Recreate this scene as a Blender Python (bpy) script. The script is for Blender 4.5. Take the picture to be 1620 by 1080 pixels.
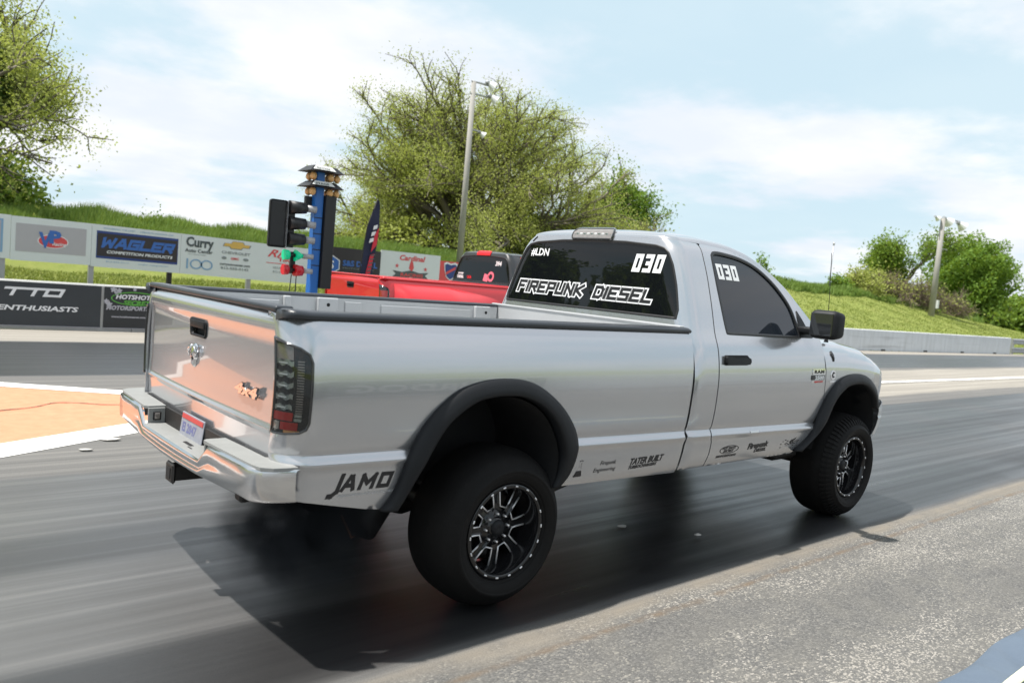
import bpy, bmesh, math, random
import numpy as np
from mathutils import Vector, Matrix
from mathutils.geometry import delaunay_2d_cdt
random.seed(7); RNG=np.random.default_rng(11)
for o in list(bpy.data.objects): bpy.data.objects.remove(o)
scene=bpy.context.scene
COL=scene.collection
# ------------------------------------------------------------------ camera
def cam_axes(yaw,pitch,roll):
    f=np.array([math.cos(pitch)*math.cos(yaw),math.cos(pitch)*math.sin(yaw),math.sin(pitch)])
    r=np.cross(f,[0,0,1]);r/=np.linalg.norm(r);u=np.cross(r,f)
    c,s=math.cos(roll),math.sin(roll)
    return c*r+s*u,-s*r+c*u,f
cd=bpy.data.cameras.new('camera'); cam=bpy.data.objects.new('camera',cd); COL.objects.link(cam)
r_,u_,f_=cam_axes(0.85285852,-0.07664742,0.08632318)
cam.matrix_world=Matrix(((r_[0],u_[0],-f_[0],-2.56067242),(r_[1],u_[1],-f_[1],-3.82336183),(r_[2],u_[2],-f_[2],1.64243192),(0,0,0,1)))
cd.sensor_width=36; cd.lens=36*1248.406/1620; cd.clip_start=.05; cd.clip_end=4000
cd.dof.use_dof=True; cd.dof.focus_distance=4.9; cd.dof.aperture_fstop=2.8
scene.camera=cam
# ------------------------------------------------------------------ sky
SUN_VEC=Vector((-.40,.18,1.0)).normalized()
SUN_EL=math.asin(SUN_VEC.z); SUN_AZ=math.atan2(SUN_VEC.x,SUN_VEC.y)
W=bpy.data.worlds.new('World'); scene.world=W; W.use_nodes=True
nt=W.node_tree; N=nt.nodes; Lk=nt.links
for n in list(N): N.remove(n)
wo=N.new('ShaderNodeOutputWorld'); bg=N.new('ShaderNodeBackground'); bg.inputs['Strength'].default_value=.063
sky=N.new('ShaderNodeTexSky'); sky.sky_type='NISHITA'; sky.sun_disc=False
sky.sun_elevation=SUN_EL; sky.sun_rotation=SUN_AZ; sky.air_density=1.0; sky.dust_density=1.6; sky.ozone_density=1.0; sky.altitude=100
tc=N.new('ShaderNodeTexCoord'); sp=N.new('ShaderNodeSeparateXYZ'); Lk.new(tc.outputs['Generated'],sp.inputs[0])
def wmath(op,a,b=None,clamp=False):
    n=N.new('ShaderNodeMath'); n.operation=op; n.use_clamp=clamp
    for i,v in enumerate((a,b)):
        if v is None: continue
        if isinstance(v,(int,float)): n.inputs[i].default_value=v
        else: Lk.new(v,n.inputs[i])
    return n.outputs[0]
zz=wmath('ADD',wmath('MAXIMUM',sp.outputs[2],0.0),.16)
cx=wmath('DIVIDE',sp.outputs[0],zz); cy=wmath('DIVIDE',sp.outputs[1],zz)
cb=N.new('ShaderNodeCombineXYZ'); Lk.new(cx,cb.inputs[0]); Lk.new(cy,cb.inputs[1])
def wnoise(scale,detail,rough,off):
    mp=N.new('ShaderNodeMapping'); Lk.new(cb.outputs[0],mp.inputs[0]); mp.inputs['Location'].default_value=off
    n=N.new('ShaderNodeTexNoise'); n.inputs['Scale'].default_value=scale; n.inputs['Detail'].default_value=detail; n.inputs['Roughness'].default_value=rough
    Lk.new(mp.outputs[0],n.inputs['Vector']); return n.outputs['Fac']
def wramp(fac,p0,p1,c0=(0,0,0,1),c1=(1,1,1,1)):
    n=N.new('ShaderNodeValToRGB'); n.color_ramp.interpolation='EASE'
    n.color_ramp.elements[0].position=p0; n.color_ramp.elements[1].position=p1
    n.color_ramp.elements[0].color=c0; n.color_ramp.elements[1].color=c1
    Lk.new(fac,n.inputs[0]); return n.outputs[0]
m1=wramp(wnoise(.85,9,.56,(3.1,1.7,0)),.42,.57)
shade=wramp(wnoise(1.3,7,.55,(8.3,5.2,2)),.35,.68,(9.7,10.4,11.4,1),(12.3,12.3,12.4,1))
thin=wmath('ADD',wmath('MULTIPLY',m1,.82),.18,True)
pale=N.new('ShaderNodeMix'); pale.data_type='RGBA'; pale.inputs[0].default_value=.80
Lk.new(sky.outputs[0],pale.inputs[6]); pale.inputs[7].default_value=(7.9,10.6,11.9,1)
mx=N.new('ShaderNodeMix'); mx.data_type='RGBA'; Lk.new(thin,mx.inputs[0]); Lk.new(pale.outputs[2],mx.inputs[6]); Lk.new(shade,mx.inputs[7])
Lk.new(mx.outputs[2],bg.inputs['Color']); Lk.new(bg.outputs[0],wo.inputs['Surface'])
# ------------------------------------------------------------------ sun
sd=bpy.data.lights.new('sun','SUN'); sd.energy=5.0; sd.angle=math.radians(1.1); sd.color=(1,.955,.89)
sun=bpy.data.objects.new('sun',sd); COL.objects.link(sun); sun.location=(-8,5,30)
sun.rotation_euler=SUN_VEC.to_track_quat('Z','Y').to_euler()
scene.view_settings.view_transform='Standard'; scene.view_settings.look='None'
scene.view_settings.exposure=0.5; scene.view_settings.gamma=1; scene.view_settings.use_curve_mapping=False
scene.render.engine='CYCLES'
scene.cycles.volume_step_rate=2; scene.cycles.max_bounces=8; scene.cycles.transparent_max_bounces=16
# ------------------------------------------------------------------ materials
class NB:
    def __init__(s,name):
        s.m=bpy.data.materials.new(name); s.m.use_nodes=True; s.t=s.m.node_tree
        for n in list(s.t.nodes): s.t.nodes.remove(n)
        s.out=s.t.nodes.new('ShaderNodeOutputMaterial'); s.b=s.t.nodes.new('ShaderNodeBsdfPrincipled')
        s.t.links.new(s.b.outputs[0],s.out.inputs[0]); s._c=None
    def n(s,t,**k):
        x=s.t.nodes.new(t)
        for a,b in k.items(): setattr(x,a,b)
        return x
    def l(s,a,b): s.t.links.new(a,b)
    def set(s,i,v):
        if isinstance(v,(int,float)): s.b.inputs[i].default_value=v
        elif isinstance(v,tuple): s.b.inputs[i].default_value=(v+(1,))[:4] if len(v)==3 else v
        else: s.l(v,s.b.inputs[i])
    def coord(s,kind='Object',scale=(1,1,1),rot=(0,0,0),loc=(0,0,0)):
        if s._c is None: s._c=s.n('ShaderNodeTexCoord')
        mp=s.n('ShaderNodeMapping'); s.l(s._c.outputs[kind],mp.inputs[0])
        mp.inputs['Scale'].default_value=scale; mp.inputs['Rotation'].default_value=rot; mp.inputs['Location'].default_value=loc
        return mp.outputs[0]
    def noise(s,scale=5,detail=4,rough=.5,sc=(1,1,1),rot=(0,0,0),loc=(0,0,0),kind='Object'):
        n=s.n('ShaderNodeTexNoise'); n.inputs['Scale'].default_value=scale; n.inputs['Detail'].default_value=detail; n.inputs['Roughness'].default_value=rough
        s.l(s.coord(kind,sc,rot,loc),n.inputs['Vector']); return n.outputs['Fac']
    def ramp(s,f,stops):
        n=s.n('ShaderNodeValToRGB'); e=n.color_ramp.elements
        while len(e)<len(stops): e.new(.5)
        for i,(p,c) in enumerate(stops):
            e[i].position=p; e[i].color=(c if isinstance(c,tuple) else (c,c,c))+(1,)
        s.l(f,n.inputs[0]); return n.outputs[0]
    def mix(s,f,a,b,mode='MIX'):
        n=s.n('ShaderNodeMix',data_type='RGBA',blend_type=mode)
        for i,v in ((0,f),(6,a),(7,b)):
            if isinstance(v,(int,float)): n.inputs[i].default_value=v if i==0 else (v,v,v,1)
            elif isinstance(v,tuple): n.inputs[i].default_value=v+(1,)
            else: s.l(v,n.inputs[i])
        return n.outputs[2]
    def math(s,op,a,b=0,clamp=False):
        n=s.n('ShaderNodeMath',operation=op,use_clamp=clamp)
        for i,v in enumerate((a,b)):
            if isinstance(v,(int,float)): n.inputs[i].default_value=v
            else: s.l(v,n.inputs[i])
        return n.outputs[0]
    def bump(s,h,strength=.3,dist=.01):
        n=s.n('ShaderNodeBump'); n.inputs['Strength'].default_value=strength; n.inputs['Distance'].default_value=dist
        s.l(h,n.inputs['Height']); s.l(n.outputs[0],s.b.inputs['Normal'])
def simple(name,col,rough=.5,metal=0,var=.12,vs=6,coat=0,bump=0,bs=60,spec=None,emit=0):
    k=NB(name)
    if var: 
        f=k.noise(vs,5,.6); k.set('Base Color',k.mix(f,tuple(c*(1-var) for c in col),tuple(min(1,c*(1+var)) for c in col)))
        k.set('Roughness',k.math('ADD',k.math('MULTIPLY',k.noise(vs*2.3,3,.5),.16),max(0,rough-.08)))
    else: k.set('Base Color',col); k.set('Roughness',rough)
    k.set('Metallic',metal)
    if coat: k.set('Coat Weight',coat); k.set('Coat Roughness',.03)
    if spec is not None: k.set('Specular IOR Level',spec)
    if bump: k.bump(k.noise(bs,3,.6),bump,.004)
    if emit: k.set('Emission Color',col); k.set('Emission Strength',emit)
    return k.m
def car_paint(name,col,metal,rough,coat=1.0,dust=.0):
    k=NB(name)
    fl=k.noise(900,1,.5); d=k.noise(1.7,6,.6); 
    base=k.mix(fl,tuple(c*.93 for c in col),tuple(min(1,c*1.07) for c in col))
    sep=k.n('ShaderNodeSeparateXYZ'); k.l(k.coord(),sep.inputs[0])
    low=k.math('MULTIPLY',k.math('SUBTRACT',1.0,k.math('DIVIDE',sep.outputs[2],1.05),True),k.math('ADD',d,.15))
    g=k.math('MULTIPLY',low,dust,True)
    k.set('Base Color',k.mix(g,base,(.20,.18,.16)))
    k.set('Metallic',k.math('MULTIPLY',k.math('SUBTRACT',1.0,g),metal)); k.set('Roughness',k.math('ADD',k.math('MULTIPLY',d,.08),rough))
    k.set('Coat Weight',coat); k.set('Coat Roughness',k.math('ADD',k.math('MULTIPLY',g,.5),.02)); k.set('Coat IOR',1.5)
    return k.m
M={}
M['silver']=car_paint('silver_metallic_paint',(.505,.515,.54),.82,.185,1.0,.5)
M['bedin']=simple('dusty_silver_bed_paint',(.50,.51,.52),.42,.35,.14,3)
M['red']=car_paint('red_paint',(.62,.012,.02),.15,.3)
M['blackpaint']=car_paint('black_paint',(.008,.008,.009),.0,.25)
M['plastic']=simple('black_textured_plastic',(.0085,.0095,.0115),.52,0,.2,4,spec=.26,bump=.25,bs=350)
M['railplastic']=simple('grey_black_rail_cap_plastic',(.026,.03,.037),.36,0,.2,5,bump=.2,bs=300)
M['black']=simple('flat_black',(.008,.008,.009),.8,0,.3,5)
M['gloss']=simple('gloss_black',(.008,.008,.009),.12,0,.1,4)
M['rubber']=simple('tyre_rubber',(.0055,.0052,.0052),.7,0,.35,9,bump=.3,bs=120,spec=.2)
M['seal']=simple('rubber_seal',(.012,.012,.013),.45,0,.1)
M['chrome']=simple('chrome',(.78,.78,.80),.09,1,.05,3)
M['bchrome']=simple('worn_chrome',(.62,.62,.63),.17,1,.1,2.2)
M['bumpsilver']=simple('silver_bumper_paint',(.50,.52,.54),.35,.35,.06,3,coat=.6)
M['steppad']=simple('grey_step_pad',(.22,.225,.22),.6,0,.16,9,bump=.15,bs=200)
M['alu']=simple('milled_aluminium',(.80,.80,.82),.34,.65,.04)
M['white']=simple('white_vinyl',(.72,.73,.74),.5,0,.05)
M['decalblk']=simple('black_vinyl',(.012,.012,.014),.4,0,.1)
M['decalgrey']=simple('grey_vinyl',(.42,.43,.44),.4,0,.1)
M['blacklamp']=simple('smoked_lamp_housing',(.010,.011,.012),.10,0,.1,coat=1)
M['lampsilver']=simple('lamp_reflector',(.42,.46,.44),.18,.9,.3,40)
M['lampred']=simple('lamp_red_lens',(.28,.014,.010),.12,0,.1,coat=1)
M['lampamber']=simple('lamp_amber',(.55,.28,.12),.25,.3,.2,coat=1)
M['lampclear']=simple('lamp_clear_lens',(.30,.27,.25),.08,.5,.4,30,coat=1)
M['steel']=simple('galvanised_steel',(.36,.37,.38),.45,.6,.15,5)
M['darksteel']=simple('dark_steel',(.035,.033,.032),.55,.6,.3,8)
M['tipshine']=simple('copper_highlight',(.16,.075,.035),.8,.1,.4,12)  # copper tone standing in for an orange reflection on the exhaust tip
M['redplastic']=simple('red_lens',(.6,.01,.015),.3,0,.05)
def glass_mat(name,tint,rough=.02,spec=.5):
    k=NB(name); k.set('Base Color',tint); k.set('Roughness',rough); k.set('Specular IOR Level',spec)
    return k.m
M['tint']=glass_mat('dark_tinted_glass',(.005,.006,.007),.01,.36); M['tint2']=glass_mat('tinted_side_glass',(.014,.018,.025),.02,.5)
k=NB('smoked_lens'); k.set('Base Color',(.02,.02,.022)); k.set('Roughness',.04); k.set('Specular IOR Level',.6)
_t=k.n('ShaderNodeBsdfTransparent'); _t.inputs[0].default_value=(.80,.82,.82,1); _m=k.n('ShaderNodeMixShader'); _m.inputs[0].default_value=.22; k.l(_t.outputs[0],_m.inputs[1]); k.l(k.b.outputs[0],_m.inputs[2]); k.l(_m.outputs[0],k.out.inputs[0]); M['lens']=k.m
M['plategrey']=simple('licence_plate_face',(.25,.26,.30),.5,0,.25,25)
M['mirror']=glass_mat('mirror_glass',(.02,.022,.025)); 
# ------------------------------------------------------------------ mesh helpers
def link(name,me,mat=None,parent=None):
    o=bpy.data.objects.new(name,me); COL.objects.link(o)
    if mat is not None and me is not None:
        for m in (mat if isinstance(mat,(list,tuple)) else [mat]): me.materials.append(m)
    if parent is not None: o.parent=parent
    return o
def mesh(name,V,F,mat=None,parent=None,smooth=True,mi=None):
    me=bpy.data.meshes.new(name); me.from_pydata([tuple(map(float,v)) for v in V],[],[tuple(map(int,f)) for f in F]); 
    if smooth: me.polygons.foreach_set('use_smooth',[True]*len(me.polygons))
    o=link(name,me,mat,parent)
    if mi is not None: me.polygons.foreach_set('material_index',mi)
    me.update(); return o
def fastmesh(name,V,idx,nper,mat,parent=None,mi=None,smooth=False):
    V=np.asarray(V,np.float32).reshape(-1,3); idx=np.asarray(idx,np.int32).reshape(-1); nf=len(idx)//nper
    me=bpy.data.meshes.new(name); me.vertices.add(len(V)); me.vertices.foreach_set('co',V.ravel())
    me.loops.add(len(idx)); me.loops.foreach_set('vertex_index',idx)
    me.polygons.add(nf); me.polygons.foreach_set('loop_start',np.arange(0,nf*nper,nper,dtype=np.int32))
    if mi is not None: me.polygons.foreach_set('material_index',np.asarray(mi,np.int32))
    if smooth: me.polygons.foreach_set('use_smooth',np.ones(nf,bool))
    me.update(calc_edges=True); return link(name,me,mat,parent)
def bm_obj(name,bm,mat,parent=None,smooth=False):
    me=bpy.data.meshes.new(name); bm.to_mesh(me); bm.free()
    if smooth: me.polygons.foreach_set('use_smooth',[True]*len(me.polygons))
    return link(name,me,mat,parent)
def add_box(bm,c,s,bev=0,rot=None,seg=1):
    r=bmesh.ops.create_cube(bm,size=1)['verts']
    T=Matrix.Translation(Vector(c))@(rot if rot is not None else Matrix.Identity(4))@Matrix.Diagonal((s[0],s[1],s[2],1))
    bmesh.ops.transform(bm,matrix=T,verts=r)
    if bev:
        es=list({e for v in r for e in v.link_edges})
        bmesh.ops.bevel(bm,geom=es,offset=bev,segments=seg,affect='EDGES',profile=.5)
def box(name,c,s,mat,parent=None,bev=0,rot=None,seg=1,smooth=False):
    bm=bmesh.new(); add_box(bm,c,s,bev,rot,seg); return bm_obj(name,bm,mat,parent,smooth)
def add_cyl(bm,p0,p1,r0,r1=None,seg=16,caps=True):
    p0=Vector(p0);p1=Vector(p1); r1=r0 if r1 is None else r1
    d=p1-p0; L=d.length
    vs=bmesh.ops.create_cone(bm,cap_ends=caps,segments=seg,radius1=r0,radius2=r1,depth=L)['verts']
    T=Matrix.Translation((p0+p1)/2)@d.to_track_quat('Z','Y').to_matrix().to_4x4()
    bmesh.ops.transform(bm,matrix=T,verts=vs)
def cyl(name,p0,p1,r0,mat,parent=None,r1=None,seg=16,smooth=True):
    bm=bmesh.new(); add_cyl(bm,p0,p1,r0,r1,seg); o=bm_obj(name,bm,mat,parent,False)
    if smooth:
        for p in o.data.polygons: p.use_smooth=len(p.vertices)<=4
    return o
def tube(pts,rad,seg=6,closed=False):
    P=np.array(pts,float); n=len(P); rad=np.broadcast_to(rad,(n,))
    V=[];F=[]
    for i in range(n):
        a=P[(i-1)%n] if (closed or i>0) else P[i]; b=P[(i+1)%n] if (closed or i<n-1) else P[i]
        t=b-a; t/=np.linalg.norm(t)+1e-9
        ref=np.array([0,0,1.]) if abs(t[2])<.9 else np.array([1.,0,0])
        x=np.cross(t,ref); x/=np.linalg.norm(x); y=np.cross(t,x)
        for k in range(seg):
            th=2*math.pi*k/seg; V.append(P[i]+rad[i]*(math.cos(th)*x+math.sin(th)*y))
    for i in range(n if closed else n-1):
        j=(i+1)%n
        for k in range(seg): F.append((i*seg+k,i*seg+(k+1)%seg,j*seg+(k+1)%seg,j*seg+k))
    return V,F
def tube_obj(name,pts,rad,mat,parent=None,seg=6,closed=False):
    V,F=tube(pts,rad,seg,closed); 
    if not closed: F=F+[tuple(range(seg))[::-1],tuple(range(len(V)-seg,len(V)))]
    return mesh(name,V,F,mat,parent)
def merge(name,parts,mat,parent=None,smooth=True):
    V=[];F=[]
    for v,f in parts:
        o=len(V); V+=list(v); F+=[tuple(i+o for i in q) for q in f]
    return mesh(name,V,F,mat,parent,smooth)
def inpoly(P,poly):
    P=np.asarray(P);x,y=P[:,0],P[:,1]; poly=np.asarray(poly); ins=np.zeros(len(P),bool); j=len(poly)-1
    for i in range(len(poly)):
        xi,yi=poly[i];xj,yj=poly[j]
        c=((yi>y)!=(yj>y))&(x<(xj-xi)*(y-yi)/((yj-yi) if yj!=yi else 1e-12)+xi); ins^=c; j=i
    return ins
def resample(poly,step,closed=True):
    out=[];n=len(poly)
    for i in range(n if closed else n-1):
        a=np.array(poly[i],float);b=np.array(poly[(i+1)%n],float);k=max(1,int(math.ceil(np.linalg.norm(b-a)/step)))
        for t in range(k): out.append(a+(b-a)*t/k)
    if not closed: out.append(np.array(poly[-1],float))
    return np.array(out)
def crom(pts,k=4,closed=False):
    P=np.array(pts,float);n=len(P);out=[]
    rng=range(n) if closed else range(n-1)
    for i in rng:
        if closed: p0,p1,p2,p3=P[(i-1)%n],P[i],P[(i+1)%n],P[(i+2)%n]
        else: p0,p1,p2,p3=P[max(i-1,0)],P[i],P[i+1],P[min(i+2,n-1)]
        for j in range(k):
            t=j/k; out.append(.5*((2*p1)+(-p0+p2)*t+(2*p0-5*p1+4*p2-p3)*t*t+(-p0+3*p1-3*p2+p3)*t**3))
    if not closed: out.append(P[-1])
    return np.array(out)
def cdt_fill(outer,holes=(),step=.03,vrows=(),ustep=None):
    ustep=ustep or step
    bo=resample(outer,min(step,ustep)); bh=[resample(h,min(step,ustep)) for h in holes]
    pts=[bo]+bh; edges=[];off=0
    for b in pts:
        n=len(b); edges+=[(off+i,off+(i+1)%n) for i in range(n)]; off+=n
    B=np.concatenate(pts)
    mn=B.min(0);mx_=B.max(0)
    us=np.arange(mn[0]+ustep*.5,mx_[0],ustep); vs=sorted(set(list(np.arange(mn[1]+step*.5,mx_[1],step))+[v for v in vrows if mn[1]<v<mx_[1]]))
    if vrows:
        vr=np.array(vrows); vs=[v for v in vs if (v in vrows) or np.min(abs(vr-v))>step*.3]
    G=np.array([(u,v) for v in vs for u in us]) if len(us) and len(vs) else np.zeros((0,2))
    if len(G):
        ok=inpoly(G,bo)
        for h in bh: ok&=~inpoly(G,h)
        G=G[ok]
        if len(G):
            md=min(step,ustep)*.35; keep=np.ones(len(G),bool)
            for s in range(0,len(G),4000):
                d=np.min(np.linalg.norm(G[s:s+4000,None,:]-B[None],axis=2),axis=1); keep[s:s+4000]=d>md
            G=G[keep]
    A=np.concatenate([B,G]) if len(G) else B
    res=delaunay_2d_cdt([Vector(map(float,p)) for p in A],edges,[],0,1e-7)
    UV=np.array([tuple(v) for v in res[0]]); T=np.array([f for f in res[2]],int)
    c=UV[T].mean(1); ok=inpoly(c,bo)
    for h in bh: ok&=~inpoly(c,h)
    a=UV[T]; ar=np.abs((a[:,1,0]-a[:,0,0])*(a[:,2,1]-a[:,0,1])-(a[:,2,0]-a[:,0,0])*(a[:,1,1]-a[:,0,1]))
    return UV,T[ok&(ar>1e-9)],bo,bh
def snorm(surf,uv):
    e=1e-4; a=surf(uv[:,0]+e,uv[:,1])-surf(uv[:,0]-e,uv[:,1]); b=surf(uv[:,0],uv[:,1]+e)-surf(uv[:,0],uv[:,1]-e)
    n=np.cross(a,b); return n/(np.linalg.norm(n,axis=1)[:,None]+1e-12)
def panel(name,surf,outer,mat,parent=None,holes=(),step=.03,ustep=None,vrows=(),flange=.018,off=0.0,hflange=None,side=1):
    """skin of surf(u,v) inside outline; side=+1/-1 says which way out is, relative to du x dv"""
    UV,T,bo,bh=cdt_fill(outer,holes,step,vrows,ustep)
    n=snorm(surf,UV)*side; V=surf(UV[:,0],UV[:,1])+n*off
    F=[tuple(t) if side>0 else tuple(t[::-1]) for t in T]; V=list(V)
    for k,loop in enumerate([bo]+list(bh)):
        fl=flange if k==0 or hflange is None else hflange
        if not fl: continue
        nn=snorm(surf,loop)*side; P=surf(loop[:,0],loop[:,1])+nn*off; Q=P-nn*fl; m=len(loop); o=len(V)
        V+=list(P)+list(Q)
        for i in range(m):
            j=(i+1)%m; F.append((o+i,o+j,o+m+j,o+m+i))
    return mesh(name,V,F,mat,parent)
def arr(*a): return np.stack(np.broadcast_arrays(*a),axis=-1).astype(float)
def wgt(o,ang=30):
    try:
        m=o.modifiers.new('s','WEIGHTED_NORMAL')
    except Exception: pass
# ---- lettering
def font2d(text,size,bold=0,shear=0,spacing=1.0,align='LEFT'):
    cu=bpy.data.curves.new('t','FONT'); cu.body=text; cu.size=size; cu.offset=bold; cu.shear=shear; cu.space_character=spacing; cu.align_x=align; cu.resolution_u=2
    o=bpy.data.objects.new('t',cu); COL.objects.link(o); dg=bpy.context.evaluated_depsgraph_get(); e=o.evaluated_get(dg)
    me=e.to_mesh(); V=np.array([v.co[:2] for v in me.vertices]); F=[tuple(p.vertices) for p in me.polygons]
    e.to_mesh_clear(); bpy.data.objects.remove(o); bpy.data.curves.remove(cu)
    return V,F
G_={'F':[[(0,0),(0,1),(.8,1)],[(0,.5),(.6,.5)]],'I':[[(0,0),(0,1)]],'R':[[(0,0),(0,1),(.8,1),(.8,.48),(0,.48)],[(.4,.48),(.8,0)]],
'E':[[(.8,1),(0,1),(0,0),(.8,0)],[(0,.5),(.65,.5)]],'P':[[(0,0),(0,1),(.8,1),(.8,.45),(0,.45)]],'U':[[(0,1),(0,0),(.8,0),(.8,1)]],
'N':[[(0,0),(0,1),(.8,0),(.8,1)]],'K':[[(0,0),(0,1)],[(.85,1),(.1,.5),(.85,0)]],'D':[[(0,0),(0,1),(.6,1),(.8,.8),(.8,.2),(.6,0),(0,0)]],
'S':[[(.8,1),(0,1),(0,.52),(.8,.52),(.8,0),(0,0)]],'L':[[(0,1),(0,0),(.8,0)]],'0':[[(0,0),(0,1),(.7,1),(.7,0),(0,0)]],'O':[[(0,0),(0,1),(.8,1),(.8,0),(0,0)]],
'3':[[(0,1),(.7,1),(.7,0),(0,0)],[(.2,.5),(.7,.5)]],'W':[[(0,1),(.15,0),(.5,.7),(.85,0),(1,1)]],'A':[[(0,0),(.35,1),(.5,1),(.85,0)],[(.15,.3),(.7,.3)]],
'G':[[(.8,1),(0,1),(0,0),(.8,0),(.8,.5),(.4,.5)]],'T':[[(0,1),(.9,1)],[(.45,1),(.45,0)]],'M':[[(0,0),(0,1),(.5,.35),(1,1),(1,0)]],'J':[[(0,-.25),(.2,-.25),(.5,0),(.5,1)]],
'C':[[(.8,1),(0,1),(0,0),(.8,0)]],'Y':[[(0,1),(.4,.5),(.8,1)],[(.4,.5),(.4,0)]],'B':[[(0,0),(0,1),(.7,1),(.8,.75),(.6,.52),(.8,.25),(.7,0),(0,0)],[(0,.52),(.6,.52)]],
'H':[[(0,0),(0,1)],[(.8,0),(.8,1)],[(0,.5),(.8,.5)]],'4':[[(.7,0),(.7,1),(0,.35),(.9,.35)]],'X':[[(0,0),(.8,1)],[(0,1),(.8,0)]]}
def stroke2d(text,h,th,shear=.25,gap=.42,asp=1.0):
    """block letters; returns verts, tris, h = cap height (centre lines), th = stroke width"""
    x=0; V=[];F=[]
    for ch in text:
        if ch==' ': x+=h*.55; continue
        g=G_[ch]; quads=[]
        for pl in g:
            for a,b in zip(pl[:-1],pl[1:]):
                a=np.array([a[0]*h*asp,a[1]*h]);b=np.array([b[0]*h*asp,b[1]*h]);d=(b-a)/np.linalg.norm(b-a);n=np.array([-d[1],d[0]]);e=th/2
                quads.append([a-d*e-n*e,b+d*e-n*e,b+d*e+n*e,a-d*e+n*e])
        pts=[];ed=[]
        for q in quads:
            o=len(pts);pts+=[Vector(map(float,p)) for p in q];ed+=[(o,o+1),(o+1,o+2),(o+2,o+3),(o+3,o)]
        res=delaunay_2d_cdt(pts,ed,[],0,1e-6)
        UV=np.array([tuple(v) for v in res[0]]);T=np.array(list(res[2]),int);c=UV[T].mean(1);ok=np.zeros(len(T),bool)
        for q in quads: ok|=inpoly(c,q)
        T=T[ok]; o=len(V)
        U=UV.copy();U[:,0]+=x+UV[:,1]*shear; V+=list(U); F+=[tuple(t+o) for t in T]
        x+=max(p[0] for pl in g for p in pl)*h*asp+gap*h
    return np.array(V),F,x-gap*h
def on_plane(V2,F,origin,ux,uy,off=0,nrm=None):
    o=np.array(origin,float);ux=np.array(ux,float);uy=np.array(uy,float)
    n=np.cross(ux,uy) if nrm is None else np.array(nrm,float)
    return [o+ux*p[0]+uy*p[1]+n*off for p in V2],F
def on_surf(V2,F,surf,u0,v0,du=1,dv=1,off=.0015,side=1,map2=None):
    uv=np.array([[u0+p[0]*du,v0+p[1]*dv] for p in V2]) if map2 is None else np.array([map2(p[0],p[1]) for p in V2])
    return list(surf(uv[:,0],uv[:,1])+snorm(surf,uv)*side*off),F
def tag(o,label=None,cat=None,group=None,kind=None):
    if label: o['label']=label
    if cat: o['category']=cat
    if group: o['group']=group
    if kind: o['kind']=kind
    return o
def empty(name,loc=(0,0,0),rz=0):
    o=bpy.data.objects.new(name,None); COL.objects.link(o); o.location=loc; o.rotation_euler=(0,0,rz); o.empty_display_size=.3; return o
def copy_tree(o,parent=None):
    c=o.copy(); COL.objects.link(c)
    if parent is not None: c.parent=parent
    for ch in list(o.children): copy_tree(ch,c)
    return c
# ================================================================== pickup truck
_z=[.50,.56,.60,.70,.78,.808,.822,.842,.852,.875,.95,1.10,1.22,1.32,1.38,1.42,1.5,1.6,1.7,1.8,1.9,1.96,2.0]
_w=[.90,.925,.942,.962,.973,.986,.986,.970,.964,.972,.984,.994,.990,.975,.955,.935,.905,.870,.832,.792,.745,.705,.65]
_c=crom(list(zip(_z,_w)),8)
def Wz(z): return np.interp(z,_c[:,0],_c[:,1])
def crease(x,z):
    sh=np.interp(x,[-1.1,3.0],[.020,-.058]); f=np.interp(z,[.60,.78,.88,1.1],[0,1,1,0]); return z+sh*f
def side_surf(u,v):
    z=crease(u,v); return arr(u,-Wz(v),z)
RC=.15
def bed_surf(u,v):
    zz=np.interp(v,[.5,1.40,1.43,1.46,1.48],[.5,1.40,1.424,1.436,1.436]); w=np.where(v<=1.40,Wz(v),np.interp(v,[1.40,1.43,1.46,1.48],[.945,.930,.903,.883]))
    th=np.clip((-1.06-u)/.22,0,1.05)*math.pi/2
    x=np.where(u>-1.06,u,-1.06-.14*np.sin(th)); y=-(w-RC*(1-np.cos(th)))
    return arr(x,y,crease(x,zz))
def xb(z): return np.interp(z,[1.0,1.42,1.5,1.9,2.0],[1.385,1.385,1.395,1.432,1.45])
def cab_surf(s,v):
    sg=np.where(s<.475,1.0,-1.0); s=np.where(s<.475,.95-s,s)
    w=Wz(v); b=xb(v); rc=.10
    xs=s+(b-1.385)*np.clip((1.62-s)/.13,0,1)
    th=np.clip((1.485-s)/.16,0,1)*math.pi/2
    xc=b+rc-rc*np.sin(th); yc=w-rc*(1-np.cos(th))*np.interp(v,[1.15,1.41],[.3,1])
    yb=(w-rc)*(1-(1.325-s)/.85)
    x=np.where(s>=1.485,xs,np.where(s>=1.325,xc,b)); y=np.where(s>=1.485,w,np.where(s>=1.325,yc,yb))
    z=np.where(s>=1.325,crease(x,v),v)
    return arr(x,sg*y,z)
def back_s(y,z): return 1.325-.85*(1+y/(Wz(z)-.10))
_zd=crom([(1.45,1.985),(1.60,1.986),(1.76,1.985),(2.06,1.965),(2.344,1.885),(2.6,1.74),(2.72,1.635),(2.82,1.545),(2.92,1.46),(2.98,1.415)],5)
def zd(x): return np.interp(x,_zd[:,0],_zd[:,1])
ARCH=[(-.735,.60),(-.68,.68),(-.625,.85),(-.54,1.0),(-.41,1.114),(-.28,1.16),(-.15,1.175),(0,1.168),(.13,1.128),(.27,1.04),(.37,.94),(.42,.85),(.432,.76),(.405,.66),(.355,.60)]
ARCHI=[(-.655,.60),(-.625,.66),(-.546,.806),(-.44,.97),(-.30,1.060),(-.20,1.082),(-.10,1.085),(0,1.073),(.12,1.025),(.205,.955),(.265,.87),(.302,.78),(.305,.71),(.295,.65),(.27,.60)]
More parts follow.
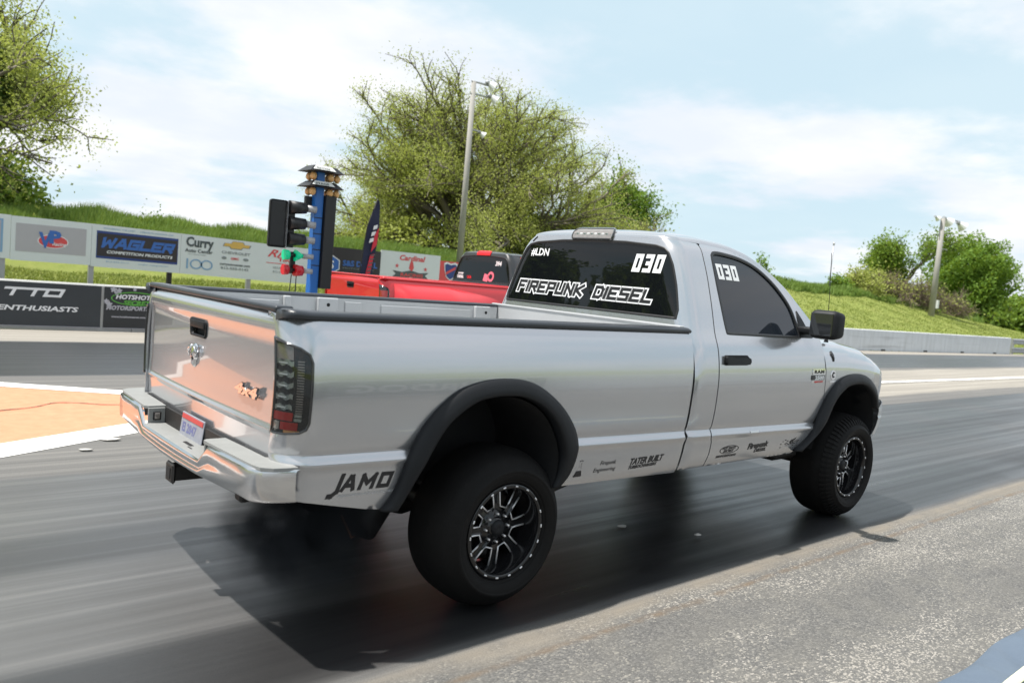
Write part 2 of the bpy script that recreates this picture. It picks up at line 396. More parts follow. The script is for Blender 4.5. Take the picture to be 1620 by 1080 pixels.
def ftaper(x): return np.interp(x,[3.6,3.8,3.95,4.05,4.12,4.17,4.2],[1,.994,.972,.945,.915,.875,.82])
def fdrop(x): return np.interp(x,[2.95,3.35,3.67,3.91,4.12,4.2],[.03,.018,-.02,-.085,-.16,-.20])
def fender_surf(u,v):
    zt=np.interp(v,[0,1.20,1.26,1.32,1.38,1.44,1.50],[0,1.20,1.255,1.305,1.345,1.365,1.372]); w=np.where(v<1.2,Wz(v),np.interp(v,[1.20,1.26,1.32,1.38,1.44,1.50],[.991,.982,.955,.905,.84,.775]))
    z=zt+fdrop(u)*np.clip((v-1.0)/.35,0,1)
    return arr(u,-w*ftaper(u),crease(u,z))
def mir(surf): 
    def f(u,v):
        p=surf(u,v); p[:,1]*=-1; return p
    return f
FEATROWS=(.795,.808,.815,.822,.832,.842,.852,.862,.875,.89)
def fix(poly): return [tuple(p) for p in poly]
def flare(root,x0,mat,front,sgn,res=4):
    O=np.array(ARCH)+[x0,0]; I=np.array(ARCHI)+[x0,0]
    if front:
        O[:,1]=.60+(O[:,1]-.60)*.965; I[:,1]=.60+(I[:,1]-.60)*.965; O=O[:12];I=I[:12]
        O[0]=(x0-.86,.598); O[1]=(x0-.70,.70); I[0]=(x0-.80,.598); I[1]=(x0-.63,.72)
        O[-1]=(x0+.43,.93);I[-1]=(x0+.32,.90)
    I=I+.12*(O-I); O=crom(O,res);I=crom(I,res);V=[];F=[];K=9
    prof=[(0,0,-.004),(0,0,.014),(.10,0,.026),(.35,0,.037),(.62,0,.044),(.88,0,.047),(1.0,0,.040),(1.0,0,-.01),(1.02,0,-.16)]
    for i in range(len(O)):
        for (a,_,h) in prof:
            p=O[i]+(I[i]-O[i])*a; tp=ftaper(np.array(p[0])) if front else 1.0
            V.append((p[0],sgn*(np.interp(p[1],[.6,.8,1.0,1.2],[.955,.988,.992,.990])*tp+h*(.6 if a==0 and h>0 else 1)),p[1]))
    for i in range(len(O)-1):
        for k in range(K-1): F.append((i*K+k,(i+1)*K+k,(i+1)*K+k+1,i*K+k+1))
    F+= [tuple(range(K)),tuple(range((len(O)-1)*K,len(O)*K))[::-1]]
    o=mesh('fender_flare',V,F,mat,root); return o
def arch_cut(x0,front):
    O=np.array(ARCH)+[x0,0];I=np.array(ARCHI)+[x0,0]
    A=O*.7+I*.3
    if front:
        A[:,1]=.60+(A[:,1]-.60)*.965; A[0]=(x0-.83,.56); A[1]=(x0-.66,.70)
    return [tuple(p) for p in crom(A,3)]
LAMP=[(-1.272,.937),(-1.2,.940),(-1.14,.950),(-1.112,.968),(-1.102,1.0),(-1.102,1.25),(-1.115,1.285),(-1.15,1.308),(-1.272,1.342)]
DOORR=[(1.666,.572),(1.680,.67),(1.674,.77),(1.646,.81),(1.655,.875),(1.655,.98),(1.650,1.14),(1.642,1.26),(1.636,1.38),(1.658,1.53),(1.680,1.726),(1.695,1.885),(1.712,1.972)]
DOORF=[(2.945,1.395),(2.956,1.30),(2.988,1.165),(3.0,1.05),(3.02,.95),(3.01,.853),(2.96,.78),(2.86,.66),(2.72,.575)]
WIN=[(1.775,1.428),(1.768,1.612),(1.772,1.771),(1.790,1.895),(1.812,1.925),(1.85,1.937),(1.95,1.936),(2.124,1.918),(2.29,1.872),(2.444,1.788),(2.56,1.690),(2.625,1.605),(2.66,1.50),(2.672,1.418)]
WIN=[tuple(q) for q in crom(WIN,4)]
def ribbon(name,surf,loop,w_in,w_out,h,mat,parent,side=1,off=0):
    """closed raised strip following a loop in uv"""
    L=resample(loop,.018); n=len(L); t=np.roll(L,-1,0)-np.roll(L,1,0); t/=np.linalg.norm(t,axis=1)[:,None]+1e-9
    for _ in range(2): t=(np.roll(t,1,0)+2*t+np.roll(t,-1,0))/4
    t/=np.linalg.norm(t,axis=1)[:,None]+1e-9; nn=np.stack([t[:,1],-t[:,0]],1)
    A=L+nn*w_out;B=L-nn*w_in
    def P(q,hh): return surf(q[:,0],q[:,1])+snorm(surf,q)*side*(hh+off)
    rings=[P(A,-.004),P(A*.8+B*.2,h),P(A*.2+B*.8,h),P(B,-.008)]
    V=np.concatenate(rings);F=[]
    for r in range(3):
        for i in range(n): j=(i+1)%n; F.append((r*n+i,r*n+j,(r+1)*n+j,(r+1)*n+i))
    return mesh(name,V,F,mat,parent)
def make_wheel(root,x,y,z,sgn,slick=True,detail=True,half=.155,lip=.24,proto=None,spin=0,tread=False):
    """wheel part: axis along Y, outer side towards sgn*Y"""
    if proto is not None:
        c=copy_tree(proto,root); c.location=(x,y,z); c.rotation_euler=(0,spin,0 if sgn<0 else math.pi); return c
    def lathe(name,prof,mat,parent,seg=72,closed=False,smooth=True):
        V=[];F=[];m=len(prof)
        for i in range(seg):
            a=2*math.pi*i/seg
            for (yy,r) in prof: V.append((r*math.cos(a),-yy,r*math.sin(a)))
        for i in range(seg):
            j=(i+1)%seg
            for k in range(m if closed else m-1):
                l=(k+1)%m; F.append((i*m+k,j*m+k,j*m+l,i*m+l))
        return mesh(name,V,F,mat,parent,smooth)
    h=half
    # rim barrel with outer lip: prof (outward offset, radius)
    rim=lathe('wheel',[(-h*.95,.215),(-h*.9,.235),(-.09,.205),(.0,.198),(.02,.20),(h*.55,.208),(h*.78,.214),(h*.93,.218),(h*.97,.222),(h*.97,.238),(h*.93,.243),(h*.80,.240)],M['gloss'],root)
    rim.location=(x,y,z); rim.rotation_euler=(0,spin,0 if sgn<0 else math.pi)
    R=z+.002
    tp=[(-h*.82,.236),(-h*.95,.262),(-h*1.12,.30),(-h*1.13,.335),(-h*1.04,R-.032),(-h*.86,R-.012),(-h*.5,R-.003),(0,R),(h*.25,R-.002),(h*.50,R-.012),(h*.78,R-.032),(h*.96,R-.058),(h*1.09,.325),(h*1.125,.318),(h*1.14,.313),(h*1.14,.307),(h*1.125,.302),(h*1.10,.285),(h*1.02,.262),(h*.97,.258),(h*.96,.252),(h*.90,.243),(h*.80,.238)]
    tp=[tuple(p) for p in crom(tp,3)]
    lathe('tyre',tp,M['rubber'],rim,96)
    if not detail: 
        lathe('wheel_disc',[(.03,0.001),(.03,.2)],M['gloss'],rim); return rim
    # disc behind / brake
    lathe('brake_disc',[(-.06,.001),(-.03,.15),(-.02,.16),(-.02,.19),(-.08,.19)],M['darksteel'],rim,40)
    lathe('hub',[(.075,.001),(.078,.045),(.066,.052),(.060,.058),(.058,.094),(.040,.100),(.0,.10)],M['gloss'],rim,48)
    cap=lathe('hub_cap',[(.092,.001),(.096,.02),(.088,.040),(.072,.044)],M['plastic'],rim,40)
    yo=.045
    for k in range(8):
        a=2*math.pi*(k+.5)/8; ca,sa=math.cos(a),math.sin(a)
        def P(r,t,yy): return (r*ca-t*sa,-yy,r*sa+t*ca)
        # tapered spoke with raised face
        V=[];F=[]
        secs=[(.085,.022,.064),(.12,.020,.061),(.16,.022,.054),(.207,.026,.045)]
        for (r,wd,yy) in secs: V+=[P(r,-wd,yy-.03),P(r,-wd,yy),P(r,-wd*.55,yy-.006),P(r,wd*.55,yy-.006),P(r,wd,yy),P(r,wd,yy-.03)]
        for s in range(3):
            for q in range(5): F.append((s*6+q,s*6+q+1,(s+1)*6+q+1,(s+1)*6+q))
        mesh('spoke',V,F,M['gloss'],rim,False)
        # milled V line in each window between spokes
        b=2*math.pi*k/8; cb_,sb_=math.cos(b),math.sin(b)
        def Q(r,t,yy): return (r*cb_-t*sb_,-yy,r*sb_+t*cb_)
        def onedge(r,sg):
            # spoke edge in window frame: spoke centre at +-22.5deg
            d=sg*math.pi/8; wd=np.interp(r,[.085,.12,.16,.205],[.022,.020,.022,.026])
            px_=r*math.cos(d)+wd*math.sin(abs(d)); py_=r*math.sin(d)-sg*wd*math.cos(d); return px_,py_
        pts=[]
        for sg in (1,-1):
            rr=[.206,.17,.135,.106] if sg>0 else [.106,.135,.17,.206]
            for r in rr:
                px_,py_=onedge(r,sg); pts.append(Q(px_,py_,np.interp(r,[.085,.12,.16,.205],[.067,.064,.057,.048])))
        # soften apex
        tube_obj('milled_edge',pts,.0048,M['alu'],rim,5)
        lug=cyl('lug_nut',P(.072,0,.055),P(.072,0,.082),.0068,M['alu'],rim,r1=.005,seg=8)
    bm=None
    for k in range(18):
        a=2*math.pi*k/18; c,s=math.cos(a),math.sin(a)
        o=box('rim_bolt',(0,0,0),(.017,.007,.008),M['alu'],rim,.002) if k==0 else link('rim_bolt',o0.data,None,rim)
        if k==0:o0=o
        o.location=(.2305*c,-h*.985,.2305*s); o.rotation_euler=(0,-a+math.pi/2,0)
    if tread:
        V=[];F=[]
        for k in range(64):
            a=2*math.pi*k/64; da=.026
            for (yy,r) in ((h*.62,R-.030),(h*.64,R-.014),(h*.90,R-.040),(h*1.05,R-.075),(h*1.0,R-.080)):
                for s in(-1,1): V.append(((r+.005)*math.cos(a+s*da),-yy,(r+.005)*math.sin(a+s*da)))
            o_=k*10
            for q in range(4): F.append((o_+2*q,o_+2*q+1,o_+2*q+3,o_+2*q+2))
            F.append((o_,o_+2,o_+4,o_+6,o_+8)); F.append((o_+1,o_+9,o_+7,o_+5,o_+3))
        tb=mesh('tread_blocks',V,F,M['rubber'],rim,False); tag(tb,kind='stuff')
    return rim
def join_dec(name,parts,mat,parent): return merge(name,parts,mat,parent,False)
def build_truck(cfg,loc):
    root=empty('pickup_truck',loc); hi=cfg['hi']; st=.028 if hi else .06
    PA=cfg['paint']; CP=cfg['cabpaint']
    # ---------------- bed sides
    cut=arch_cut(0,False)
    ol=[(-1.277,.70),(-1.06,.665),(-.80,.612)]+[tuple(p) for p in cut]+[(.33,.585),(.9,.572),(1.376,.560),(1.376,1.475),(-1.277,1.475)]
    for sf,lab in ((bed_surf,0),(mir(bed_surf),1)):
        fine=hi and not lab
        panel('bed_side',sf,ol,PA,root,holes=[LAMP],step=st if fine else .07,vrows=FEATROWS+(1.40,1.415,1.43,1.445,1.46) if fine else (.822,.852,1.43),flange=.02,side=1 if not lab else -1)
    # ---------------- tail lamps
    for sf,sd_ in ((bed_surf,1),(mir(bed_surf),-1)):
        lp=panel('tail_lamp',sf,LAMP,M['blacklamp'],root,step=.03 if hi else .06,flange=.0,off=.001,side=sd_)
        def pad(name,u0,u1,z0,z1,mat,off,n=1):
            out=[(u0,z0),(u1,z0),(u1,z1),(u0,z1)]; return panel(name,sf,out,mat,lp,step=.02,flange=off-.001,off=off,side=sd_)
        if hi:
            for i in range(5):
                zc=1.245-.045*i
                uu=np.linspace(-1.263,-1.178,9); top_=[(u,zc+.009+.005*math.sin((u+1.26)*150+i)) for u in uu]; bot_=[(u,zc-.011+.005*math.sin((u+1.26)*150+i)) for u in uu]
                panel('led_reflector',sf,bot_+top_[::-1],M['lampsilver'],lp,step=.012,flange=.003,off=.004,side=sd_)
                pad('led_glint',-1.245,-1.205,zc-.004,zc-.0005,M['alu'],.0055)
            for i in range(22): pad('reflector_rib',-1.164,-1.138,1.250-.0105*i,1.2545-.0105*i,M['lampclear'],.003)
            pad('clear_lens_strip',-1.262,-1.18,1.256,1.315,M['lampclear'],.0025)
            pad('red_lens',-1.262,-1.172,1.005,1.042,M['lampred'],.004); pad('reflector_rib',-1.166,-1.138,1.005,1.018,M['lampsilver'],.003); pad('reflector_rib',-1.166,-1.138,1.024,1.036,M['lampsilver'],.003)
            pad('red_lens',-1.222,-1.150,.964,.999,M['lampred'],.004); pad('amber_lens',-1.205,-1.142,.951,.963,M['lampamber'],.004)
            pad('clear_lens',-1.262,-1.228,.962,.998,M['lampclear'],.003)
            panel('lens_cover',sf,LAMP,M['lens'],lp,step=.03,flange=0,off=.008,side=sd_)
            ribbon('lamp_rim',sf,LAMP,.012,.001,.0095,M['blacklamp'],lp,side=sd_)
        else: pad('red_lens',-1.25,-1.13,1.0,1.25,M['lampred'],.004)
    # ---------------- rail caps
    prof=[(.940,1.420),(.946,1.430),(.943,1.441),(.932,1.449),(.900,1.452),(.86,1.452),(.838,1.449),(.828,1.438),(.828,1.405)]
    for sg in (-1,1):
        xs=[-1.205,-1.200,-1.190,-1.165]+list(np.linspace(-1.1,1.36,14))+[1.378,1.381]
        V=[];F=[];K=len(prof)
        for i,x in enumerate(xs):
            k=1.0
            for (y,z) in prof:
                sh=np.interp(x,[-1.205,-1.19,-1.15],[.045,.012,0]) if x<-1.1 else 0
                yy=y-sh*(1 if y>.9 else 0)+( .006 if -1.195<x<-1.13 and y>.93 else 0)
                V.append((x,sg*yy,z-(.006 if x>1.37 else 0)*(1 if z>1.44 else 0)+(.004 if -1.2<x<-1.1 else 0)))
        for i in range(len(xs)-1):
            for k in range(K-1): F.append((i*K+k,(i+1)*K+k,(i+1)*K+k+1,i*K+k+1))
        F+=[tuple(range(K)),tuple(range((len(xs)-1)*K,len(xs)*K))[::-1]]
        mesh('rail_cap',V,F,M['railplastic'] if cfg['caps'] else PA,root)
    # ---------------- tailgate
    def tg(u,v):
        dx=np.interp(v,[.70,.90,.945,.952,.958,.966,1.05,1.2,1.30,1.335,1.35,1.365,1.40,1.425,1.437],[.010,.0,-.004,-.011,-.011,-.003,.0,.0,-.001,-.005,-.010,-.012,-.012,-.003,.016])
        return arr(-1.203+dx+.018*(u/.83)**2,u,v)
    hole=[(-.062,1.247),(.118,1.247),(.128,1.26),(.132,1.315),(.118,1.328),(-.070,1.328),(-.082,1.315),(-.076,1.26)]
    tgp=panel('tailgate',tg,[(-.826,.735),(.826,.735),(.826,1.425),(.822,1.437),(-.822,1.437),(-.826,1.425)],PA,root,holes=[hole],step=.03 if hi else .07,vrows=(.93,.945,.952,.958,.966,.98,1.30,1.335,1.35,1.365,1.40,1.425) if hi else (),flange=.02,side=-1)
    box('latch_recess',(-1.172,.025,1.288),(.012,.21,.09),M['black'],tgp)
    hb=box('tailgate_handle',(-1.206,.025,1.306),(.022,.196,.040),M['plastic'],tgp,.007,seg=2,smooth=True)
    ribbon('handle_bezel',tg,hole,.008,.006,.007,M['plastic'],tgp,side=-1)
    bmx=bmesh.new(); add_box(bmx,(-1.168,0,1.449),(.080,1.655,.026),.010,seg=3); bm_obj('tailgate_cap',bmx,M['railplastic'] if cfg['caps'] else PA,tgp,True)
    if hi:
        # chrome emblem: animal-head shaped badge built as a faceted relief
        e=[(0,-.062),(.020,-.050),(.022,-.020),(.040,-.008),(.046,.022),(.034,.050),(.014,.060),(0,.062)]
        o_=e+[(-a,b) for a,b in e[-2:0:-1]]
        V=[];F=[];n=len(o_)
        for (a,b) in o_: V.append((-1.205,.055+a,1.150+b*.95))
        for (a,b) in o_: V.append((-1.217,.055+a*.72,1.150+b*.78))
        V+=[(-1.224,.055,1.150+.01),(-1.224,.055,1.115)]
        for i in range(n):
            j=(i+1)%n; F.append((i,j,n+j,n+i)); F.append((n+i,n+j,2*n if i in(1,2,3,4,5,6,7,8,9,10) else 2*n+1))
        em=mesh('emblem',V,F,M['chrome'],tgp,False)
        for s in(-1,1): tube_obj('emblem_horn',[(-1.214,.055+s*.012,1.196),(-1.219,.055+s*.036,1.190),(-1.221,.055+s*.048,1.165),(-1.219,.055+s*.036,1.145)],[.007,.009,.008,.004],M['chrome'],tgp,6)
        fv,ff=font2d('4x4',.085,bold=.004,shear=.15)
        V=[];F=[]
        for (a,b) in fv: V.append((-1.2055,-.475-a*1.75,1.062+b*.72)); 
        m_=len(V)
        for (a,b) in fv: V.append((-1.213,-.475-a*1.75,1.062+b*.72))
        F+=[tuple(i for i in f) for f in ff]+[tuple(i+m_ for i in f) for f in ff]
        from collections import Counter
        ec=Counter(); 
        for f in ff:
            for i in range(len(f)): ec[tuple(sorted((f[i],f[(i+1)%len(f)])))]+=1
        F+=[(a,b,b+m_,a+m_) for (a,b),c in ec.items() if c==1]
        mesh('badge',V,F,M['chrome'],tgp,False)
        fv,ff=font2d('4x4',.085,bold=.009,shear=.15); mesh('badge',[(-1.2065,-.475-a*1.75,1.062+b*.72) for a,b in fv],ff,M['gloss'],tgp,False)
    # ---------------- bed interior
    BI=cfg['bedpaint']
    for sg in (-1,1):
        wl=box('bed_inner_wall',(.08,sg*.832,1.27),(2.48,.012,.32),BI,root)
        if hi and sg>0:
            for (x0,x1) in ((-.42,-.375),(-.19,-.045),(1.09,1.235),(-1.15,-1.05)):
                box('stake_post',((x0+x1)/2,.812,1.17),(x1-x0,.036,.52),BI,wl,.008,seg=2)
            for xh in (-.121,1.187):
                bmh=bmesh.new(); add_cyl(bmh,(xh,.7935,1.385),(xh,.7925,1.385),.012,seg=14); bm_obj('stake_hole',bmh,M['black'],wl)
            for (x0,x1) in ((-.99,-.44),(.29,1.06)):
                box('pressed_rib',((x0+x1)/2,.822,1.25),(x1-x0,.012,.30),BI,wl,.005,seg=2)
            box('pressed_rib',(.075,.822,1.18),(.12,.012,.46),BI,wl,.005,seg=2)
    bf=box('bed_floor',(.08,0,.96),(2.5,.88,.02),BI,root)
    for sg in(-1,1):
        box('bed_floor',(-.93,sg*.635,.96),(.46,.39,.02),BI,root); box('bed_floor',(.84,sg*.635,.96),(.98,.39,.02),BI,root); box('wheel_housing',(-.17,sg*.64,1.10),(1.06,.38,.02),BI,root)
    for sg in(-1,1):
        for (xc_,l_) in ((-.93,.46),(.84,.98)): box('bed_inner_wall',(xc_,sg*.834,1.03),(l_,.012,.18),BI,root)
    for k in range(5): box('floor_rib',(.08,-.36+k*.18,.976),(2.48,.07,.012),BI,bf)
    bh=box('bed_bulkhead',(1.345,0,1.19),(.03,1.80,.52),BI,root,.004)
    box('bulkhead_top',(1.345,0,1.452),(.046,1.80,.014),BI,root,.005,seg=2)
    box('tailgate_inner',(-1.165,0,1.08),(.01,1.64,.70),BI,tgp)
    # ---------------- cab shell (back and corners)
    R_=[(x-.010,z) for x,z in DOORR]
    rt=[(R_[-1][0]+.0,1.985)]
    s_top=[(1.485,1.986),(1.40,1.988),(1.325,1.990),(.9,1.996)]
    right=[(x,z) for x,z in R_]+rt+s_top
    full=[(1.398,.57)]+right+[(.475,2.0)]+[(.95-s,z) for s,z in right[::-1]]+[(.95-1.398,.57),(.95-1.398,1.41),(.475,1.43),(1.398,1.41)]
    gl=[(-.812,1.492),(-.815,1.55),(-.768,1.70),(-.712,1.83),(-.665,1.905),(-.63,1.934),(-.56,1.950),(-.3,1.969),(0,1.975)]
    gl=gl+[(-y,z) for y,z in gl[-2::-1]]
    hole=[(float(back_s(y,z)),z) for y,z in gl]
    cabp=panel('cab_shell',cab_surf,full,CP,root,holes=[hole],step=st if hi else .06,ustep=st,vrows=FEATROWS if hi else (.822,.852),flange=.016,hflange=.012,side=1)
    glass=panel('rear_window',cab_surf,hole,M['tint'],root,step=.08,off=-.007,flange=0,side=1)
    ribbon('window_seal',cab_surf,hole,.016,.004,.003,M['seal'],glass,side=1)
    # roof shell
    ring=[]
    xs=list(_zd[::-1][:,0]); xs=[x for x in xs if x>1.60]
    for x in xs: z=float(zd(x)); ring.append((x,-float(Wz(z)),z))
    for s,v in ((1.58,1.985),(1.52,1.985),(1.485,1.986),(1.46,1.9865),(1.43,1.987),(1.40,1.988),(1.37,1.989),(1.345,1.9895),(1.325,1.990),(1.2,1.992),(1.0,1.995),(.8,1.997),(.64,1.999),(.475,2.0)):
        p=cab_surf(np.array([s]),np.array([v]))[0]; ring.append(tuple(p))
    ring=ring+[(x,-y,z) for x,y,z in ring[-2::-1]]
    nf=15
    for k in range(1,nf):
        a=k/nf; y=.925*(1-2*a); ring.append((2.98+.20*(1-(y/.925)**2)**.5,y,1.415+.01*math.sin(a*math.pi)))
    xc=[1.3,1.5,1.75,2.06,2.25,2.42,2.6,2.82,3.0,3.2]; zc=[2.03,2.052,2.068,2.056,2.02,1.945,1.84,1.69,1.56,1.42]
    n=len(ring);V=[];F=[]; lam=[0,.012,.03,.06,.10,.16,.25,.4,.6,.8,1.0]; p_=2.4
    for l_ in lam:
        for (x,y,z) in ring:
            sx=min(max(x,1.62),2.86); X=x+(sx-x)*l_; Y=y*(1-l_); Z0=float(np.interp(X,xc,zc))
            g=(1-(1-l_)**p_)**(1/p_); V.append((X,Y,z+(Z0-z)*g))
    mi=[]
    for r in range(len(lam)-1):
        for i in range(n):
            j=(i+1)%n; F.append((r*n+i,r*n+j,(r+1)*n+j,(r+1)*n+i))
            c=np.mean([V[r*n+i],V[r*n+j],V[(r+1)*n+i]],axis=0)
            mi.append(1 if c[0]>2.34 and r>=3 and c[0]<3.12 else 0)
    roof=mesh('roof',V,F,[CP,M['tint']],root,True,mi)
    # roof seam strips
    if hi:
        for sg in(-1,1):
            pts=[]
            for (s,v) in ((1.325,1.950),(1.326,1.965),(1.327,1.985)):
                p=cab_surf(np.array([s]),np.array([v]))[0]; pts.append((p[0]-.002,sg*p[1]*-1*-1 if sg<0 else -p[1],p[2]))
            tube_obj('roof_seam',crom(pts,3),.004,M['seal'],roof,5)
    # brake lamp on roof edge
    def chm(u,v):
        X=np.interp(v,[1.968,1.99,2.01,2.03,2.05,2.062],[1.436,1.440,1.4455,1.457,1.482,1.52])
        return arr(X,u,v)
    co=[(-.175,1.975),(.20,1.975),(.208,2.0),(.205,2.03),(.185,2.052),(.16,2.0555),(-.135,2.0555),(-.16,2.052),(-.18,2.03),(-.183,2.0)]
    cl=panel('brake_lamp',chm,co,M['lampclear'] if hi else M['redplastic'],root,step=.02,flange=.02,off=.004,side=-1)
    if hi:
        for k in range(9): box('led_cell',(1.4455,-.12+.0345*k,2.012),(.010,.026,.014),M['alu'] if k%2 else M['lampsilver'],cl,.003)
        for k in(-.155,.178): box('lamp_screw',(1.444,k,2.002),(.006,.016,.02),M['darksteel'],cl,.003)
        ribbon('brake_lamp_seal',chm,co,.010,.002,.007,M['blacklamp'],cl,side=-1)
    # ---------------- doors
    for sf,sd_ in ((side_surf,1),(mir(side_surf),-1)):
        top=[(x,float(zd(x))) for x in np.linspace(1.74,2.93,26)]
        dl=DOORR+top[0:]+DOORF
        fine=hi and sd_>0
        d=panel('door',sf,dl,CP if False else PA,root,holes=[WIN],step=st if fine else .06,vrows=FEATROWS if fine else (.822,.852),flange=.016,hflange=.016,side=sd_)
        g=panel('window_glass',sf,WIN,M['tint2'] if hi else M['tint'],d,step=.08,off=-.010,flange=0,side=sd_)
        ribbon('window_seal',sf,WIN,.016,.010,.002,M['seal'],d,side=sd_)
        # mirror sail
        box('mirror_sail',(2.735,sd_*-1*-.0,0),(.001,.001,.001),M['plastic'],d) if False else None
        tri=[(2.675,1.415),(2.84,1.415),(2.80,1.46),(2.74,1.545),(2.69,1.60)]
        panel('mirror_sail',sf,tri,M['plastic'],d,step=.05,off=.006,flange=.006,side=sd_)
        hd=[(1.690,1.24),(1.705,1.228),(1.95,1.228),(1.972,1.245),(1.972,1.275),(1.95,1.292),(1.705,1.292),(1.690,1.278)]
        panel('handle_recess',sf,hd,M['black'],d,step=.05,off=.004,flange=.004,side=sd_)
        hp=[(1.70,1.233),(1.74,1.230),(1.95,1.232),(1.966,1.247),(1.964,1.268),(1.94,1.276),(1.78,1.276),(1.745,1.288),(1.702,1.287)]
        panel('door_handle',sf,hp,M['plastic'],d,step=.02,off=.024,flange=.02,side=sd_)
    # ---------------- mirrors
    for sg in (-1,1):
        bmx=bmesh.new(); add_box(bmx,(0,0,0),(.125,.190,.200),.040,seg=4)
        for v in bmx.verts:
            v.co.z*=1-.10*max(0,(v.co.y*sg*1)/.11)*0+0; v.co.x+=.03*(v.co.y*sg/.11); v.co.y*=1.0
            if v.co.x>.02: v.co.z*=.93
        mm=bm_obj('side_mirror',bmx,M['plastic'],root,True); mm.location=(2.685,sg*1.118,1.525); mm.rotation_euler=(0,0,sg*.10)
        bmx=bmesh.new(); add_box(bmx,(0,0,0),(.012,.145,.158),.005,seg=2)
        for v in bmx.verts: v.co.x+=.03*(v.co.y*sg/.11)
        q=bm_obj('mirror_glass',bmx,M['mirror'],mm); q.location=(-.063,-sg*.004,.0)
        q=box('mirror_arm',(0.015,-sg*.155,-.055),(.10,.13,.055),M['plastic'],mm,.018,seg=3,smooth=True)
    # ---------------- front fenders
    cut=arch_cut(3.575,True)
    cut=[p for p in cut if p[1]>.60 or p[0]<3.5]; cut=[p for p in cut if not (p[0]>3.9 and p[1]<.93)]
    fr=[(x+.008,z) for x,z in DOORF if z>.84]
    cutf=[p for p in cut if p[1]>.86]
    ol=[(3.018,.853)]+cutf[0:]+[(4.03,.93),(4.10,.90),(4.18,.95),(4.20,1.10),(4.195,1.50),(2.99,1.50)]+fr[0:]
    for sf,sd_ in ((fender_surf,1),(mir(fender_surf),-1)):
        panel('front_fender',sf,ol,PA,root,step=st+.004,vrows=(1.2,1.23,1.26,1.29,1.32,1.35,1.38,1.41,1.44),flange=.016,side=sd_)
    # ---------------- hood and nose
    def hood(u,v):
        q=np.abs(v)/.77; base=1.372+fdrop(u)*1.0+crease(u,np.array(1.2))-1.2
        blend=np.clip((u-2.98)/.25,0,1)
        dome=.045*np.clip(1-((q-.0)/.80)**4,0,1)*np.interp(u,[2.98,3.2,3.9,4.15],[.5,1,1,.55])+.012*(1-q**2)
        return arr(u,v*np.interp(u,[3.9,4.2],[1,.93]),base+dome)
    panel('hood',hood,[(3.0,-.765),(4.19,-.765),(4.22,-.4),(4.225,0),(4.22,.4),(4.19,.765),(3.0,.765),(3.14,.5),(3.18,0),(3.14,-.5)],PA,root,step=.05,flange=.02,side=1)
    box('cowl',(3.02,0,1.36),(.30,1.66,.06),M['black'],root)
    gr=box('grille',(4.185,0,1.02),(.07,.86,.33),M['gloss'],root,.02,seg=2)
    for k in(-1,1):
        box('grille_bar',(4.225,0,1.03),(.02,.88,.035),M['chrome'],gr,.005) if k<0 else box('grille_bar',(4.226,0,1.02),(.02,.035,.34),M['chrome'],gr,.005)
        hl=box('headlamp',(4.145,k*.64,1.02),(.09,.40,.20),M['lampclear'],root,.03,seg=3,smooth=True)
    # front bumper
    V=[];F=[];ys_=[-.99,-.985,-.96,-.90,-.80,-.5,0,.5,.80,.90,.96,.985,.99]
    bx=[3.93,3.99,4.06,4.14,4.20,4.28,4.30,4.28,4.20,4.14,4.06,3.99,3.93]
    pr_=[(-.035,.925),(0,.915),(.012,.84),(.006,.80),(.014,.785),(.0,.72),(-.03,.645),(-.06,.62)]
    for x,y in zip(bx,ys_):
        for (dx,z) in pr_: V.append((x+dx,y*(1+(dx*.4 if abs(y)>.9 else 0)),z))
    K=len(pr_)
    for i in range(len(bx)-1):
        for k in range(K-1): F.append((i*K+k,(i+1)*K+k,(i+1)*K+k+1,i*K+k+1))
    mesh('front_bumper',V,F,M['bumpsilver'],root,False)
    # ---------------- flares
    for sg in(-1,1):
        flare(root,0,M['plastic'] if hi else PA,False,sg); flare(root,3.575,M['plastic'] if hi else PA,True,sg)
    # ---------------- rear bumper
    def bl(y): return -1.305-.030*(1-(y/1.0)**2)
    V=[];F=[]
    yy=[-1.005,-1.002,-.985,-.955,-.90,-.80,-.65,-.5,-.40,-.30,-.1,.1,.30,.40,.5,.65,.80,.90,.955,.985,1.002,1.005]
    for i,y in enumerate(yy):
        a=abs(y); corner=max(0,(a-.90)/.105); xo=bl(y)+.145*corner**2.2
        step_=np.clip((a-.40)/.055,0,1); top=.752+(.832-.752)*step_-(.0 if a<.9 else .0); bot=.690-.028*np.clip((.8-a)/.6,0,1)+.008*corner
        gr_=float(np.clip((.62-a)/.10,0,1))
        for (dx,z) in ((.016,top),(.004,top-.004),(0,top-.013),(0,(top+bot)/2+.018),(.007*gr_,(top+bot)/2+.006),(.007*gr_,(top+bot)/2-.006),(.001,(top+bot)/2-.014),(.003,bot+.014),(.014,bot+.003),(.035,bot)): V.append((xo+dx,y,z))
    K=10
    for i in range(len(yy)-1):
        for k in range(K-1): F.append((i*K+k,(i+1)*K+k,(i+1)*K+k+1,i*K+k+1))
    rb=mesh('rear_bumper',V,F,M['bchrome'],root)
    # side returns of bumper
    for sg in(-1,1):
        V=[(-1.17,sg*1.004,.832),(-1.17,sg*1.004,.700),(-1.16,sg*1.0,.832),(-1.16,sg*1.0,.70)]
        # step pads on the raised ends
        P_=[(-.995,-1.19),(-.985,-1.245),(-.95,-1.285),(-.90,-1.296),(-.60,-1.310),(-.43,-1.318),(-.41,-1.30),(-.41,-1.215),(-.62,-1.205),(-.80,-1.20),(-.84,-1.150),(-1.0,-1.150)]
        bmx=bmesh.new(); vs=[bmx.verts.new((x,(-sg)*y*-1*-1 if False else sg*-y,.826)) for y,x in P_]; f=bmx.faces.new(vs)
